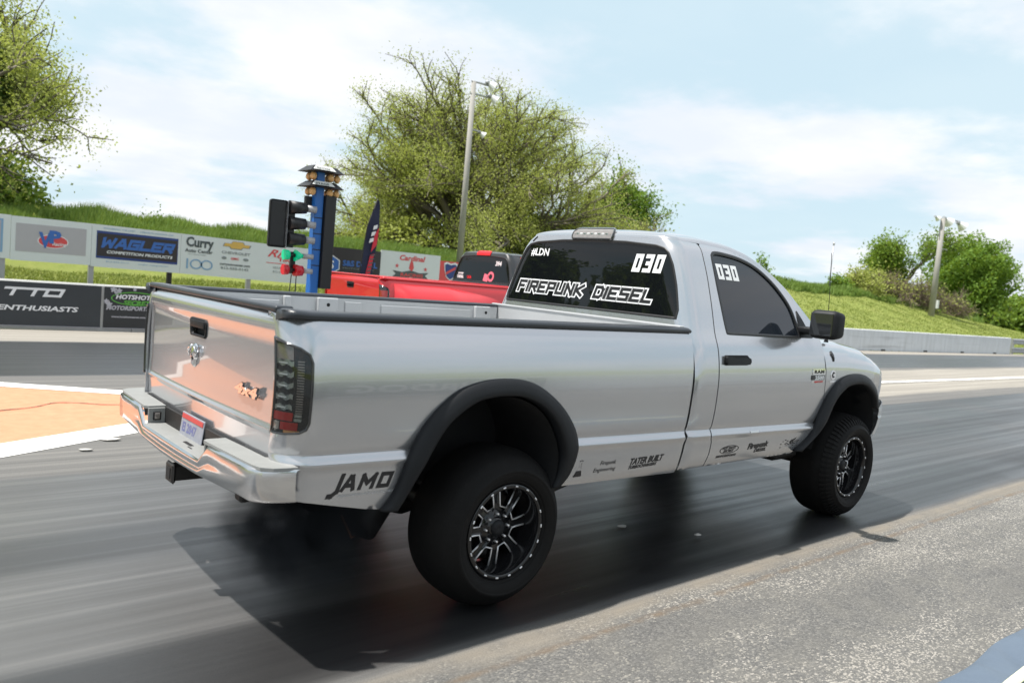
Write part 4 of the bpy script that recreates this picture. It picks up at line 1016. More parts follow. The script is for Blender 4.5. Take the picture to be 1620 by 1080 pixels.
# guardrail beyond the white wall
gr=empty('guardrail',(46.0,wy(46),0)); gr.rotation_euler=(0,0,math.atan(-.0478)); tag(gr,'grey double beam steel guardrail continuing from the white wall at the right edge','guardrail')
def beam(zc):
    pf=[(-.0,zc-.155),(-.03,zc-.13),(-.06,zc-.10),(-.06,zc-.06),(-.02,zc-.02),(-.02,zc+.02),(-.06,zc+.06),(-.06,zc+.10),(-.03,zc+.13),(0,zc+.155)]
    V=[(0,y,z) for y,z in pf]+[(60,y,z) for y,z in pf]; n=len(pf)
    mesh('rail_beam',V,[(i,n+i,n+i+1,i+1) for i in range(n-1)],M['steel'],gr,False)
beam(.22);beam(.70)
for k_ in range(30): box('rail_post',(.3+2*k_,.10,.42),(.12,.16,.84),M['steel'],gr)
# banners on the grey wall
M['bannerblk']=simple('dark_banner_vinyl',(.030,.036,.042),.55,0,.25,2.5,bump=.25,bs=6)
M['bannerblk2']=simple('black_banner_vinyl',(.022,.025,.028),.5,0,.25,2.5,bump=.25,bs=6)
M['bwhite']=simple('banner_white',(.70,.71,.73),.55,0,.04); M['bgreen']=simple('banner_green',(.10,.36,.05),.5,0,.1)
M['bgrey']=simple('banner_grey',(.40,.40,.44),.55,0,.05)
def banner(x0,x1,mat,label,items):
    a=math.atan(-.0478); root=empty('sponsor_banner',(x0,wy(x0),0),a); tag(root,label,'banner','banners on the grey barrier wall')
    V=[];F=[];nx,nz=40,8; L=(x1-x0)
    for i in range(nx):
        for j in range(nz):
            x=L*i/(nx-1);z=.055+.80*j/(nz-1); V.append((x,-.022-.007*math.sin(x*4+z*2)*math.sin(math.pi*j/(nz-1)),z))
    for i in range(nx-1):
        for j in range(nz-1): F.append((i*nz+j,(i+1)*nz+j,(i+1)*nz+j+1,i*nz+j+1))
    mesh('banner_sheet',V,F,mat,root)
    mesh('banner_hem',[(0,-.026,.052),(L,-.026,.052),(L,-.026,.066),(0,-.026,.066)],[(0,1,2,3)],M['bgrey'],root,False)
    for (v2,f2,bx_,bz,mt) in items: merge('lettering',[on_plane(v2,f2,(bx_-x0,-.034,bz),(1,0,0),(0,0,1),0)],mt,root,False)
    return root
its=[]
v,f,_=stroke2d('NI',.115,.042,shear=.35,gap=.5,asp=1.5); its.append((v,f,-1.12,.625,M['bwhite']))
v,f,_=stroke2d('TTO',.115,.042,shear=.35,gap=.34,asp=1.9); v=v*[.98/(v[:,0].max()-v[:,0].min()),1]; its.append((v,f,-.18,.625,M['bwhite']))
v,f=font2d('FUELED BY ENTHUSIASTS',.125,bold=.004,shear=.2); its.append((fitw(v,2.36),f,-1.33,.345,M['bwhite']))
banner(-4.6,1.42,M['bannerblk'],'dark banner with large slanted white lettering at the left edge',its)
v,f=font2d('AirDog',.52,bold=.02); banner(-13.5,-4.7,M['bgrey'],'grey banner at the far left end of the barrier wall',[(fitw(v,2.2),f,-8.0,.25,M['bwhite'])])
its=[]
v,f=font2d('HOTSHOT\'S',.12,bold=.005,shear=.2); its.append((fitw(v,.72),f,1.66,.635,M['bwhite']))
v,f=font2d('SECRET',.11,bold=.005,shear=.2); its.append((fitw(v,.50),f,1.80,.53,M['bgreen']))
v,f=font2d('MOTORSPORTS',.11,bold=.005,shear=.25); its.append((fitw(v,.78),f,1.50,.42,M['bgrey']))
v,f=font2d('www.hotshotsecret.com',.05,bold=.002); its.append((fitw(v,.62),f,1.60,.27,M['bgrey']))
aa=np.linspace(0,2*math.pi,49)[:-1]
its.append(([(.44*math.cos(t),.135*math.sin(t)) for t in aa]+[(.42*math.cos(t),.115*math.sin(t)) for t in aa],[(i,(i+1)%48,48+(i+1)%48,48+i) for i in range(48)],2.02,.645,M['bgreen']))
for (cx_,cz,s) in ((1.62,.81,.05),(1.72,.79,.045),(1.68,.74,.04),(1.50,.58,.04),(1.55,.52,.05),(2.0,.83,.03)):
    its.append(([(s*math.cos(t)*(1+.3*math.sin(5*t)),s*math.sin(t)*(1+.3*math.sin(5*t))) for t in aa[::2]],[tuple(range(24))],cx_,cz,M['bgrey']))
banner(1.46,7.5,M['bannerblk2'],'black banner with a green oval logo beside the tailgate',its)
# ---- sponsor signs on posts behind the wall
M['signwhite']=simple('sign_white_panel',(.62,.66,.66),.6,0,.05,1.5); M['signgrey']=simple('sign_grey_panel',(.40,.39,.41),.6,0,.05); M['signblk']=simple('sign_black_panel',(.028,.024,.026),.55,0,.15)
M['sblue']=simple('sign_blue_print',(.035,.13,.42),.5,0,.06); M['sred']=simple('sign_red_print',(.62,.07,.07),.5,0,.06); M['sdblue']=simple('sign_dark_blue',(.02,.05,.20),.5,0,.06); M['sgold']=simple('sign_gold_print',(.62,.40,.09),.45,0,.1)
M['sgreyblue']=simple('sign_pale_blue_print',(.20,.35,.52),.5,0,.06); M['sdark']=simple('sign_dark_print',(.07,.09,.09),.5,0,.06); M['smid']=simple('sign_grey_print',(.22,.25,.25),.5,0,.06)
SY=15.0
def sign(x0,x1,z0,z1,mat,label,items,posts,dz=0,name='sponsor_sign'):
    root=empty(name,(x0,SY,z0)); tag(root,label,'sign','sponsor signs on posts behind the barrier')
    V=[(0,0,0),(x1-x0,0,dz),(x1-x0,0,z1-z0+dz),(0,0,z1-z0)]; V+= [(a,.03,c) for a,b,c in V]
    mesh('sign_panel',V,[(0,1,2,3),(7,6,5,4),(0,4,5,1),(1,5,6,2),(2,6,7,3),(3,7,4,0)],mat,root,False)
    sl=dz/(x1-x0)
    for it in items:
        v2,f2,px_,pz,mt=it[:5]; o=it[5] if len(it)>5 else .006
        V3,F3=on_plane(v2,f2,(px_-x0,-o,pz-z0+sl*(px_-x0)),(1,0,sl),(0,0,1),0); merge('printed_mark',[(V3,F3)],mt,root,False)
    for p in posts:
        gz=float(ground_z(p,SY+.08)); box('sign_post',(p-x0,.085,(gz-.2+z1-.1)/2-z0),(.10,.09,z1-gz+.1),M['steel'] if p not in (3.36,) else M['darksteel'],root)
    return root
def rect(x0,x1,z0,z1): return [(0,0),(x1-x0,0),(x1-x0,z1-z0),(0,z1-z0)],[(0,1,2,3)]
def T_(s,size,w,x,z,mt,o=.010,**kw):
    v,f=font2d(s,size,**kw); return (fitw(v,w),f,x,z,mt,o)
it=[(*rect(-3.2,.09,1.33,2.0),-3.2,1.33,M['sgreyblue'],.005),(*rect(-3.12,.05,1.36,1.97),-3.12,1.36,M['signgrey'],.008)]
sign(-5.0,.22,1.21,2.09,M['signwhite'],'white sign cut off by the left edge with a pale blue border',it,[-2.5,.10])
el=lambda a,b,n=40:([(a*math.cos(2*math.pi*i/n),b*math.sin(2*math.pi*i/n)) for i in range(n)],[tuple(range(n))])
it=[(*rect(.31,1.60,1.38,1.945),.31,1.38,M['signgrey'],.005),(*el(.285,.145),.98,1.625,M['bwhite'],.008),(*el(.265,.128),.98,1.625,M['sred'],.011)]
v,f=font2d('V',.42,bold=.016); it.append((fitw(v,.24),f,.735,1.50,M['sblue'],.017)); v,f=font2d('P',.34,bold=.018); it.append((fitw(v,.22),f,.90,1.60,M['sblue'],.020)); it.append(T_('Racing',.10,.26,.96,1.545,M['bwhite'],.014,bold=.002,shear=.2))
sign(.225,1.70,1.19,2.08,M['signwhite'],'white sign with a grey panel and a red oval logo',it,[1.73],dz=-.0)
it=[(*rect(1.80,3.50,1.36,1.95),1.80,1.36,M['sdblue'],.005),(*rect(1.815,3.485,1.41,1.90),1.815,1.41,M['signblk'],.008)]
v,f,_=stroke2d('WAGLER',.165,.062,shear=.35,gap=.42,asp=1.3); it.append((fitw(v,1.56),f,1.90,1.625,M['sblue'],.012))
it.append(T_('COMPETITION PRODUCTS',.085,1.38,2.0,1.48,M['bwhite'],.012,bold=.003,shear=.2)); it.append(T_('POWERING THE LIMIT  -  LEBANON INDIANA USA',.05,1.45,1.93,1.995,M['sgreyblue'],.008)); it.append(T_('812-555-0117        wagler competition',.045,1.3,2.0,1.285,M['sgreyblue'],.008))
sign(1.705,3.56,1.17,2.08,M['signwhite'],'white sign with a black panel framed in blue',it,[3.36],dz=-.02)
it=[T_('Curry',.30,.64,3.67,1.80,M['sdark'],.008,bold=.012),T_('Auto Center',.11,.64,3.66,1.665,M['sdark'],.008,bold=.003),T_('YOUR COMMUNITY DEALER',.035,.42,3.72,1.605,M['smid'],.008)]
it+= [([(.14*math.cos(t),.115*math.sin(t)) for t in aa]+[(.105*math.cos(t),.085*math.sin(t)) for t in aa],[(i,(i+1)%48,48+(i+1)%48,48+i) for i in range(48)],3.92+q*.25,1.395,M['sgreyblue'],.008) for q in(0,1)]
it.append((*rect(3.70,3.74,1.28,1.51),3.70,1.28,M['sgreyblue'],.008))
bow=[(0,.0),(.16,0),(.20,-.05),(.46,-.05),(.50,.0),(.66,.0),(.70,.08),(.54,.08),(.50,.14),(.24,.14),(.20,.08),(.04,.08)]
it.append((bow,[tuple(range(12))],4.52,1.885,M['smid'],.007)); it.append(([(a*.93+.02,b*.85+.01) for a,b in bow],[tuple(range(12))],4.52,1.885,M['sgold'],.011))
it+=[T_('CHEVROLET',.085,.70,4.50,1.715,M['smid'],.008,bold=.002),T_('GMC',.075,.20,4.73,1.585,M['sred'],.008,bold=.003),(*el(.06,.035),4.57,1.61,M['smid'],.008),(*el(.07,.035),5.10,1.61,M['smid'],.008),T_('curryautocenter.com',.085,.74,4.47,1.44,M['sdark'],.008,bold=.002),T_('812-555-0142',.08,.68,4.50,1.345,M['smid'],.008,bold=.002)]
it+=[T_('Rios',.26,.75,5.62,1.76,M['sred'],.008,bold=.004,shear=.5),T_('TIRE',.13,.42,5.92,1.665,M['sred'],.008,bold=.004),(*rect(5.62,6.5,1.60,1.615),5.62,1.60,M['sred'],.008),T_('MOUNT VERNON',.08,.6,5.80,1.47,M['smid'],.008),T_('812-555-0190',.08,.5,5.80,1.37,M['smid'],.008)]
sign(3.565,6.72,1.15,2.06,M['signwhite'],'white sign with black, gold and red dealer marks left of the starting lights',it,[5.22],dz=-.06)
it=[T_('S&S DIESEL',.20,1.05,7.72,1.655,M['sblue'],.008,bold=.008),T_('MOTORSPORT',.06,.95,7.72,1.57,M['smid'],.008)]
hx=[(.26*math.cos(math.pi/6+k*math.pi/3)*.95,.24*math.sin(math.pi/6+k*math.pi/3)) for k in range(6)]
it+=[(hx,[tuple(range(6))],7.42,1.66,M['bwhite'],.006),([(a*.86,b*.86) for a,b in hx],[tuple(range(6))],7.42,1.66,M['sblue'],.010)]; v,f=font2d('S',.28,bold=.01); it.append((v,f,7.33,1.56,M['bwhite'],.015))
sign(6.74,8.86,1.12,2.12,M['signblk'],'black sign with blue lettering behind the tall feather flag',it,[7.0,8.6])
it=[T_('Cardinal',.20,.86,9.45,1.95,M['sred'],.008,bold=.006,shear=.2),T_('RACING',.13,.75,9.52,1.50,M['sred'],.014,bold=.004)]
wing=[(0,0),(.30,-.06),(.62,.03),(.92,-.06),(1.22,0),(1.10,.10),(1.22,.19),(.90,.16),(.61,.22),(.32,.16),(0,.19),(.12,.10)]
it+=[(wing,[tuple(range(12))],9.26,1.46,M['sdark'],.007),([(0,0),(.10,-.08),(.16,.02),(.13,.17),(.06,.24),(.02,.12)],[tuple(range(6))],9.80,1.73,M['sred'],.008)]
star=[(.07*(1 if k%2==0 else .42)*math.cos(math.pi/2+k*math.pi/5),.07*(1 if k%2==0 else .42)*math.sin(math.pi/2+k*math.pi/5)) for k in range(10)]
it+=[(star,[tuple(range(10))],9.40,1.78,M['sred'],.008),(star,[tuple(range(10))],10.36,1.74,M['sred'],.008)]
sign(8.87,10.86,1.14,2.17,M['signwhite'],'white sign with a small red bird emblem left of the light pole',it,[9.1,10.6])
sh=[(0,.30),(.10,.34),(.25,.30),(.40,.34),(.50,.30),(.47,.10),(.40,-.10),(.25,-.20),(.10,-.10),(.03,.10)]
it=[(sh,[tuple(range(10))],11.0,1.68,M['bwhite'],.006),([(a*.86+.035,b*.84) for a,b in sh],[tuple(range(10))],11.0,1.68,M['sdblue'],.010),([(0,0),(.34,.18),(.34,.26),(0,.08)],[(0,1,2,3)],11.08,1.64,M['sred'],.014)]
sign(10.88,13.0,1.14,2.04,M['sred'],'red sign with a blue and white shield behind the red truck',it,[11.2,12.6])
# ---- feather flag
fr_=empty('feather_flag',(7.70,14.0,float(ground_z(7.7,14)))); tag(fr_,'tall navy and red feather flag in front of the black sign','flag'); gz=float(ground_z(7.7,14))
L_=[(7.66,1.0),(7.68,1.53),(7.74,2.1),(7.82,2.7),(7.93,3.15),(8.03,3.38)]; R2=[(7.93,1.0),(8.04,1.53),(8.10,2.1),(8.14,2.7),(8.14,3.2),(8.06,3.40)]
A=crom(L_,5);B=crom(R2,5);M['navy']=simple('navy_flag_cloth',(.012,.016,.045),.8,0,.2); M['fred']=simple('red_flag_print',(.55,.03,.05),.8,0,.1)
V=[];F=[];q=5
for i,(a,b) in enumerate(zip(A,B)):
    for j in range(q): t=j/(q-1); p=a+(b-a)*t; V.append((p[0]-7.70,.02*math.sin(i*.6+t*3),p[1]-gz))
for i in range(len(A)-1):
    for j in range(q-1): F.append((i*q+j,i*q+j+1,(i+1)*q+j+1,(i+1)*q+j))
mesh('flag_cloth',V,F,M['navy'],fr_)
def fl(pts,mt,o=-.035): mesh('flag_print',[(x-7.70,o,z-gz) for x,z in pts],[tuple(range(len(pts)))],mt,fr_,False)
fl([(7.93,2.05),(8.09,2.25),(8.13,2.70),(8.01,2.52)],M['fred']); fl([(7.72,1.0),(7.86,1.0),(8.04,2.02),(7.92,1.98)],M['fred'])
for k_ in range(9): fl([(7.78+.02*k_,1.15+.10*k_),(7.90+.02*k_,1.18+.10*k_),(7.90+.02*k_,1.21+.10*k_),(7.78+.02*k_,1.18+.10*k_)],M['sdark'],-.045)
for k_ in range(3): fl([(7.86+.045*k_,2.28+.17*k_),(7.98+.045*k_,2.33+.17*k_),(8.0+.04*k_,2.43+.17*k_),(7.88+.045*k_,2.39+.17*k_)],M['bwhite'])
tube_obj('flag_pole',[(7.65-7.70,.0,0),(7.655-7.70,0,1.53-gz),(7.80-7.70,0,2.7-gz),(8.04-7.70,0,3.40-gz)],.014,M['darksteel'],fr_,6)
# ---- starting light tree
TY=4.8; tx=1.80
T=empty('starting_light_tree',(tx,TY,0)); tag(T,'blue starting light tree with black hoods and a lit green lamp between the lanes','starting lights')
M['tblue']=simple('blue_powder_coat',(.012,.12,.42),.4,0,.08); M['tblack']=simple('black_hood',(.010,.010,.012),.5,0,.1)
M['green']=simple('lit_green_lens',(.0,.42,.20),.3,0,0,emit=.30); M['lred']=simple('red_lamp_lens',(.50,.008,.02),.3,0,.1); M['bulb']=simple('amber_bulb',(.70,.40,.16),.35,0,.1,10); M['socket']=simple('grey_lamp_socket',(.36,.36,.38),.5,.2,.15)
M['plate']=simple('white_name_plate',(.62,.62,.60),.5,0,.1)
X=lambda x:x-tx
box('base_plate',(0,0,.02),(.5,.5,.04),M['darksteel'],T,.01)
box('post',(X(1.765),0,1.37),(.105,.11,2.70),M['tblue'],T,.008)
bp_=box('back_panel',(X(1.893),-.05,1.90),(.135,.10,1.09),M['tblack'],T,.006); box('back_panel',(X(1.69),.06,2.36),(.11,.05,.12),M['tblack'],T,.004)
for k_ in range(4): box('post_band',(X(1.765),-.057,1.62+.185*k_),(.108,.004,.010),M['tblack'],T)
sh_=box('shield_board',(X(1.265),-.06,2.055),(.21,.022,.535),M['tblack'],T,.03,seg=3)
for v_ in sh_.data.vertices: pass
box('shield_board',(X(1.43),-.02,2.06),(.10,.05,.52),M['tblack'],T,.006)
box('edge_strip',(X(1.375),-.055,2.055),(.018,.03,.54),M['socket'],T,.003)
for zc_ in (2.255,2.075,1.895):
    h_=cyl('lamp_hood',(X(1.40),-.05,zc_),(X(1.60),-.05,zc_+.01),.078,M['tblack'],T,r1=.062,seg=24); cyl('lamp_socket',(X(1.60),-.05,zc_+.01),(X(1.72),-.075,zc_+.005),.040,M['socket'],T,seg=18)
for (zc_,mt,nm) in ((1.715,M['green'],'green_lamp'),(1.545,M['lred'],'red_lamp')):
    cyl('lamp_socket',(X(1.60),-.05,zc_),(X(1.72),-.07,zc_),.030,M['socket'],T,seg=16)
    cyl(nm,(X(1.505),-.05,zc_),(X(1.60),-.05,zc_),.068,mt,T,r1=.02 if nm[0]=='g' else .060,seg=22)
    cyl('lamp_neck',(X(1.42),-.05,zc_),(X(1.51),-.05,zc_),.022,M['darksteel'],T,seg=12)
    cyl(nm,(X(1.365),-.05,zc_),(X(1.425),-.05,zc_),.060,mt,T,r1=.055,seg=20)
box('lamp_bracket',(X(1.50),.0,1.63),(.06,.03,.25),M['darksteel'],T)
for (zr_,nm) in ((2.56,0),(2.735,1)):
    # hooded roof
    V=[(-.30,-.17,0),(.14,-.17,0),(.14,.17,0),(-.30,.17,0),(-.22,-.10,.07),(.06,-.10,.07),(.06,.10,.07),(-.22,.10,.07)]; V=[(a+.07,b,c+zr_-.035) for a,b,c in V]
    o=mesh('lamp_roof',V,[(0,1,2,3),(4,7,6,5),(0,4,5,1),(1,5,6,2),(2,6,7,3),(3,7,4,0)],M['tblack'],T,False)
    V=[(-.27,-.172,.012),(.02,-.172,.012),(-.01,-.118,.062),(-.215,-.118,.062)]; V=[(a+.07,b-.004,c+zr_-.035+.006) for a,b,c in V]
    mesh('name_plate',V,[(0,1,2,3)],M['plate'],T,False)
    fv,ff=font2d('PRE-STAGE' if nm else 'STAGE',.045,bold=.001); fv=fitw(fv,.17)
    merge('plate_lettering',[([(-.155+a,-.170+b*.70-.006,zr_-.035+.024+b*.70+.003) for a,b in fv],ff)],M['sdark'],T,False)
    for (bx_,by_) in ((-.13,-.05),(.08,-.07),(.17,-.05),(-.12,.08),(.12,.08)):
        bmx=bmesh.new(); bmesh.ops.create_icosphere(bmx,subdivisions=2,radius=.040)
        for v_ in bmx.verts: v_.co.z*=1.25
        o=bm_obj('amber_bulb',bmx,M['bulb'],T,True); o.location=(bx_,by_,zr_-.085)
for s_ in(0,1): tube_obj('cable',[(X(1.47+.06*s_),-.06,1.50),(X(1.45+.08*s_),-.06,1.2),(X(1.50),-.04,.6),(X(1.7),-.02,.1)],.006,M['tblack'],T,5)
# ---- light poles
M['polewood']=simple('weathered_grey_pole',(.30,.29,.27),.8,0,.15,4,bump=.3,bs=30); M['lampw']=simple('white_floodlight',(.72,.73,.74),.4,.1,.05)
def pole(x,y,h,r,label,heads,arms):
    gz=float(ground_z(x,y)); R0=empty('light_pole',(x,y,gz)); tag(R0,label,'light pole','floodlight poles on the bank')
    cyl('pole_shaft',(0,0,-.2),(0,0,h),r,M['polewood'],R0,r1=r*.72,seg=14)
    for (a,b,z) in arms:
        cyl('cross_arm',(a[0],a[1],z),(b[0],b[1],z),.035,M['steel'],R0,seg=8)
    for (hx_,hy_,hz_,s) in heads:
        bm=bmesh.new(); add_cyl(bm,(0,0,0),(.22*s,-.1*s,-.14*s),.10*s,.24*s,14); o=bm_obj('floodlight',bm,M['lampw'],R0,False); o.location=(hx_,hy_,hz_)
        cyl('floodlight_ballast',(hx_-.16*s,hy_+.06*s,hz_+.06*s),(hx_,hy_,hz_),.085*s,M['steel'],R0,seg=10)
    return R0
g1=float(ground_z(15.3,20)); top1=8.78-g1
pole(15.3,20.0,top1,.125,'weathered pole in front of the big tree with two floodlights at its top',[(.72,.0,top1+.10,.85),(.80,-.1,top1-.38,.85),(.55,.05,top1-1.75,.6)],[((-.1,0),(.75,0),top1+.02),((-.1,0),(.8,-.05),top1-.42),((0,0),(.5,0),top1-1.72)])
g2=float(ground_z(58.9,20)); top2=8.85-g2
p2=pole(58.9,20.0,top2,.22,'distant weathered pole on the right bank with a floodlight crossarm',[(.5,.0,top2+.0,1.6),(2.0,-.4,top2-.15,1.6),(-.5,.3,top2+.05,.9)],[((-.8,.3),(2.0,-.4),top2+.02),((0,0),(.8,-.2),top2-2.2)])
box('meter_box',(.2,-.2,.95),(.3,.25,.6),M['lampw'],p2)
g3=float(ground_z(51,24)); R0=empty('thin_mast',(51,24,g3)); tag(R0,'thin grey mast rising from the right bank above the mirror','mast'); cyl('mast_rod',(0,0,-.1),(0,0,6.1-g3),.035,M['steel'],R0,seg=8); cyl('mast_tip',(0,0,6.1-g3),(0,0,6.25-g3),.07,M['steel'],R0,seg=8)
# ================================================================== vegetation
def leaf_mat(name,c1,c2,c3,trans=.25,sc=1.3):
    k=NB(name); a=k.noise(sc,4,.6); b=k.noise(sc*9,3,.6)
    c=k.mix(k.ramp(a,[(.35,0.0),(.65,1.0)]),c1,c2); c=k.mix(k.ramp(b,[(.4,0.0),(.75,1.0)]),c,c3)
    k.set('Base Color',c); k.set('Roughness',.6); k.set('Specular IOR Level',.3)
    tr=k.n('ShaderNodeBsdfTranslucent'); k.l(k.mix(.5,c,(.35,.42,.04)),tr.inputs[0]); ms=k.n('ShaderNodeMixShader'); ms.inputs[0].default_value=trans
    k.l(k.b.outputs[0],ms.inputs[1]); k.l(tr.outputs[0],ms.inputs[2]); k.l(ms.outputs[0],k.out.inputs[0]); return k.m
M['leafy']=leaf_mat('spring_leaves_yellow_green',(.29,.335,.07),(.39,.43,.11),(.48,.50,.18),.45)
M['leafg']=leaf_mat('green_leaves',(.07,.15,.02),(.14,.24,.03),(.24,.33,.05),.35)
M['leafb']=leaf_mat('bright_green_leaves',(.07,.16,.02),(.14,.25,.03),(.22,.33,.05),.35)
M['leafd']=leaf_mat('dark_ivy_leaves',(.018,.045,.010),(.03,.075,.014),(.06,.12,.02),.15)
M['bark']=simple('grey_brown_bark',(.14,.12,.095),.9,0,.3,4); M['twig']=simple('dry_brown_twigs',(.20,.155,.115),.9,0,.25,3)
M['gtall']=leaf_mat('tall_grass_blades',(.085,.17,.03),(.15,.25,.04),(.25,.33,.09),.3,.8)
def grow(rng,base,dirs,L0,depth,r0,up=.12,spread=.55,nch=3,shrink=.72,wig=.16):
    tubes=[];tips=[]
    def rec(p,d,L,r,lv):
        n=5; pts=[p]; q=p.copy(); dd=d.copy()
        for i in range(n-1):
            dd=dd+rng.normal(0,wig,3)+np.array([0,0,up*.3]); dd/=np.linalg.norm(dd); q=q+dd*L/(n-1); pts.append(q)
        pts=np.array(pts); tubes.append((pts,np.linspace(r,r*.6,n),lv))
        if lv>=1: tips.append((pts[1:],lv))
        if lv<depth:
            for c in range(nch+(1 if rng.random()<.4 else 0)):
                t=rng.uniform(.35,1.0); i=min(n-1,int(t*(n-1)+.5)); a=rng.normal(0,1,3); a-=a.dot(dd)*dd; a/=np.linalg.norm(a)+1e-9
                nd=dd+a*spread*rng.uniform(.6,1.4)+np.array([0,0,up]); nd/=np.linalg.norm(nd); rec(pts[i],nd,L*shrink*rng.uniform(.75,1.15),r*.58,lv+1)
    for d,f in dirs:
        d=np.array(d,float); d/=np.linalg.norm(d); rec(np.array(base,float),d,L0*f,r0*f**.5,0)
    return tubes,tips,depth
def leaves(rng,C,size,n_up=.3):
    n=len(C); a=rng.normal(0,1,(n,3)); a/=np.linalg.norm(a,axis=1)[:,None]; b=rng.normal(0,1,(n,3)); b-= (a*b).sum(1)[:,None]*a; b/=np.linalg.norm(b,axis=1)[:,None]
    s=size*rng.uniform(.6,1.35,(n,1)); a=a*s;b=b*s*.62
    return np.stack([C-a,C+b*.9,C+a,C-b*.9],1).reshape(-1,3)
def tree(name,loc,label,seed,dirs,L0,depth=4,r0=.2,leafn=20000,size=.09,mat='leafy',cl=.35,up=.12,spread=.6,nch=3,shrink=.72,extra=None,cat='tree',group='trees beyond the bank',squash=None,twigm='bark',minlv=2,ivy=None):
    rng=np.random.default_rng(seed); R0=empty(name,loc); tag(R0,label,cat,group)
    tubes,tips,dp=grow(rng,(0,0,0),dirs,L0,depth,r0,up,spread,nch,shrink)
    P=[tube(p,r,7 if lv<2 else (4 if lv<3 else 3)) for p,r,lv in tubes]
    Vs=[];Fs=[];o=0
    for v,f in P: Vs.append(np.array(v)); Fs.append(np.array(f)+o); o+=len(v)
    Vt=np.concatenate(Vs)
    if squash: Vt=Vt*squash
    fastmesh('trunk',Vt,np.concatenate(Fs),4,M[twigm],R0)
    T_=np.concatenate([t for t,lv in tips if lv>=minlv]); 
    if squash: T_=T_*squash
    C=T_[rng.integers(0,len(T_),leafn)]+rng.normal(0,cl,(leafn,3))
    fastmesh('crown',leaves(rng,C,size),np.arange(leafn*4),4,M[mat],R0)
    if extra:
        for (cc,rad,n,sz,mt) in extra:
            q=rng.normal(0,1,(n,3)); q/=np.linalg.norm(q,axis=1)[:,None]; q*=rng.uniform(.35,1,(n,1))**.5
            lump=1+.28*np.sin(q[:,0:1]*7+seed)*np.sin(q[:,2:3]*6+q[:,1:2]*5)
            q=q*lump*np.array(rad)+np.array(cc); lm=fastmesh('leaf_mass',leaves(rng,q,sz),np.arange(n*4),4,M[mt],R0); tag(lm,kind='stuff')
    return R0
gz=lambda x,y: float(ground_z(x,y))
def fan(n,tilt0,tilt1,seed,f0=.8,f1=1.1):
    r=random.Random(seed);o=[]
    for i in range(n):
        a=2*math.pi*i/n+r.uniform(-.3,.3); t=math.radians(r.uniform(tilt0,tilt1)); o.append(((math.cos(a)*math.sin(t),math.sin(a)*math.sin(t),math.cos(t)),r.uniform(f0,f1)))
    return o
tree('shade_tree',(23.3,29.5,gz(23.3,29.5)-.2),'big multi stemmed tree with sparse pale spring leaves behind the light pole',5,fan(13,58,86,3,.72,.95)+fan(9,30,52,9,.85,1.0)+fan(5,3,20,4,.95,1.1),4.9,4,.22,260000,.047,'leafy',.24,up=.06,spread=.58,nch=3,shrink=.66,squash=(1.30,1.15,.92),minlv=1,
  extra=[((-1,0,.9),(6.2,4.5,1.3),7500,.09,'leafy'),((1.5,-1,1.4),(3.0,2.5,1.6),3500,.10,'leafg'),((-1.0,-.5,4.0),(.6,.6,1.0),600,.08,'leafg'),((3.8,0,2.4),(1.6,1.4,1.0),1800,.10,'leafd')])
tree('shade_tree',(35.8,31,gz(35.8,31)-.2),'lower ivy draped tree leaning at the right end of the big tree',8,fan(6,10,60,7),2.9,3,.2,20000,.10,'leafb',.35,up=.16,spread=.6,
  extra=[((0,0,2.0),(3.2,3,1.9),6500,.12,'leafb'),((.2,0,3.6),(1.1,1.1,1.3),3500,.12,'leafd'),((-4.2,0,1.6),(3.5,3.0,1.6),7000,.12,'leafg'),((.8,0,5.0),(1.3,1.3,1.1),2600,.11,'leafb')])
tree('shade_tree',(-.2,28.5,gz(-.2,28.5)-.2),'tall leafy tree cut off by the left edge of the picture',12,fan(8,12,50,9,.95,1.15)+fan(4,0,16,2,1.2,1.35),3.6,4,.24,100000,.056,'leafy',.28,minlv=1,up=.14,spread=.6,
  extra=[((.2,0,.7),(2.9,2.5,1.4),6000,.10,'leafg'),((1.4,-1.0,4.2),(.7,.7,1.6),2600,.10,'leafd'),((.2,-.3,4.6),(1.6,1.4,2.6),3600,.10,'leafg')])
tree('shade_tree',(63,25,gz(63,25)-.2),'slim leaning young tree left of the distant light pole',21,fan(6,4,30,3),3.0,3,.14,14000,.11,'leafg',.32,up=.3,spread=.45,extra=[((0,0,2.6),(1.3,1.3,1.7),2600,.12,'leafg')])
tree('shade_tree',(83,26,gz(83,26)-.1),'broad round green tree right of the distant light pole',26,fan(7,4,24,5),2.9,3,.25,22000,.13,'leafb',.42,up=.25,spread=.5,
  extra=[((0,0,4.8),(3.7,3.7,3.9),26000,.14,'leafb'),((0,0,2.0),(2.9,2.9,1.7),7000,.14,'leafg')])
tree('shade_tree',(105,29,gz(105,29)-.3),'dark tree at the right edge beyond the round tree',23,fan(5,10,50,5),2.6,3,.2,9000,.24,'leafg',.5,extra=[((0,0,2.4),(3.6,3.6,2.2),5200,.26,'leafg')])
tree('sapling',(43.6,24.6,gz(43.6,24.6)-.1),'thin sapling poking up behind the silver cab roof',31,[((.05,0,1),1.0),((.3,0,1),.8)],1.0,2,.03,420,.10,'leafb',.16,up=.3,spread=.4,minlv=1)
tree('sapling',(53.5,24.6,gz(53.5,24.6)-.1),'small leafy sapling beside the thin mast',32,fan(3,5,40,1),.7,2,.03,900,.11,'leafb',.22,minlv=1,spread=.5)
tree('shade_tree',(118,70,.6),'small dark round tree far away on the skyline left of the mast',33,fan(6,10,60,5),2.4,2,.2,3000,.3,'leafd',.6,extra=[((0,0,2.9),(3.2,3.2,2.7),6000,.30,'leafg')])
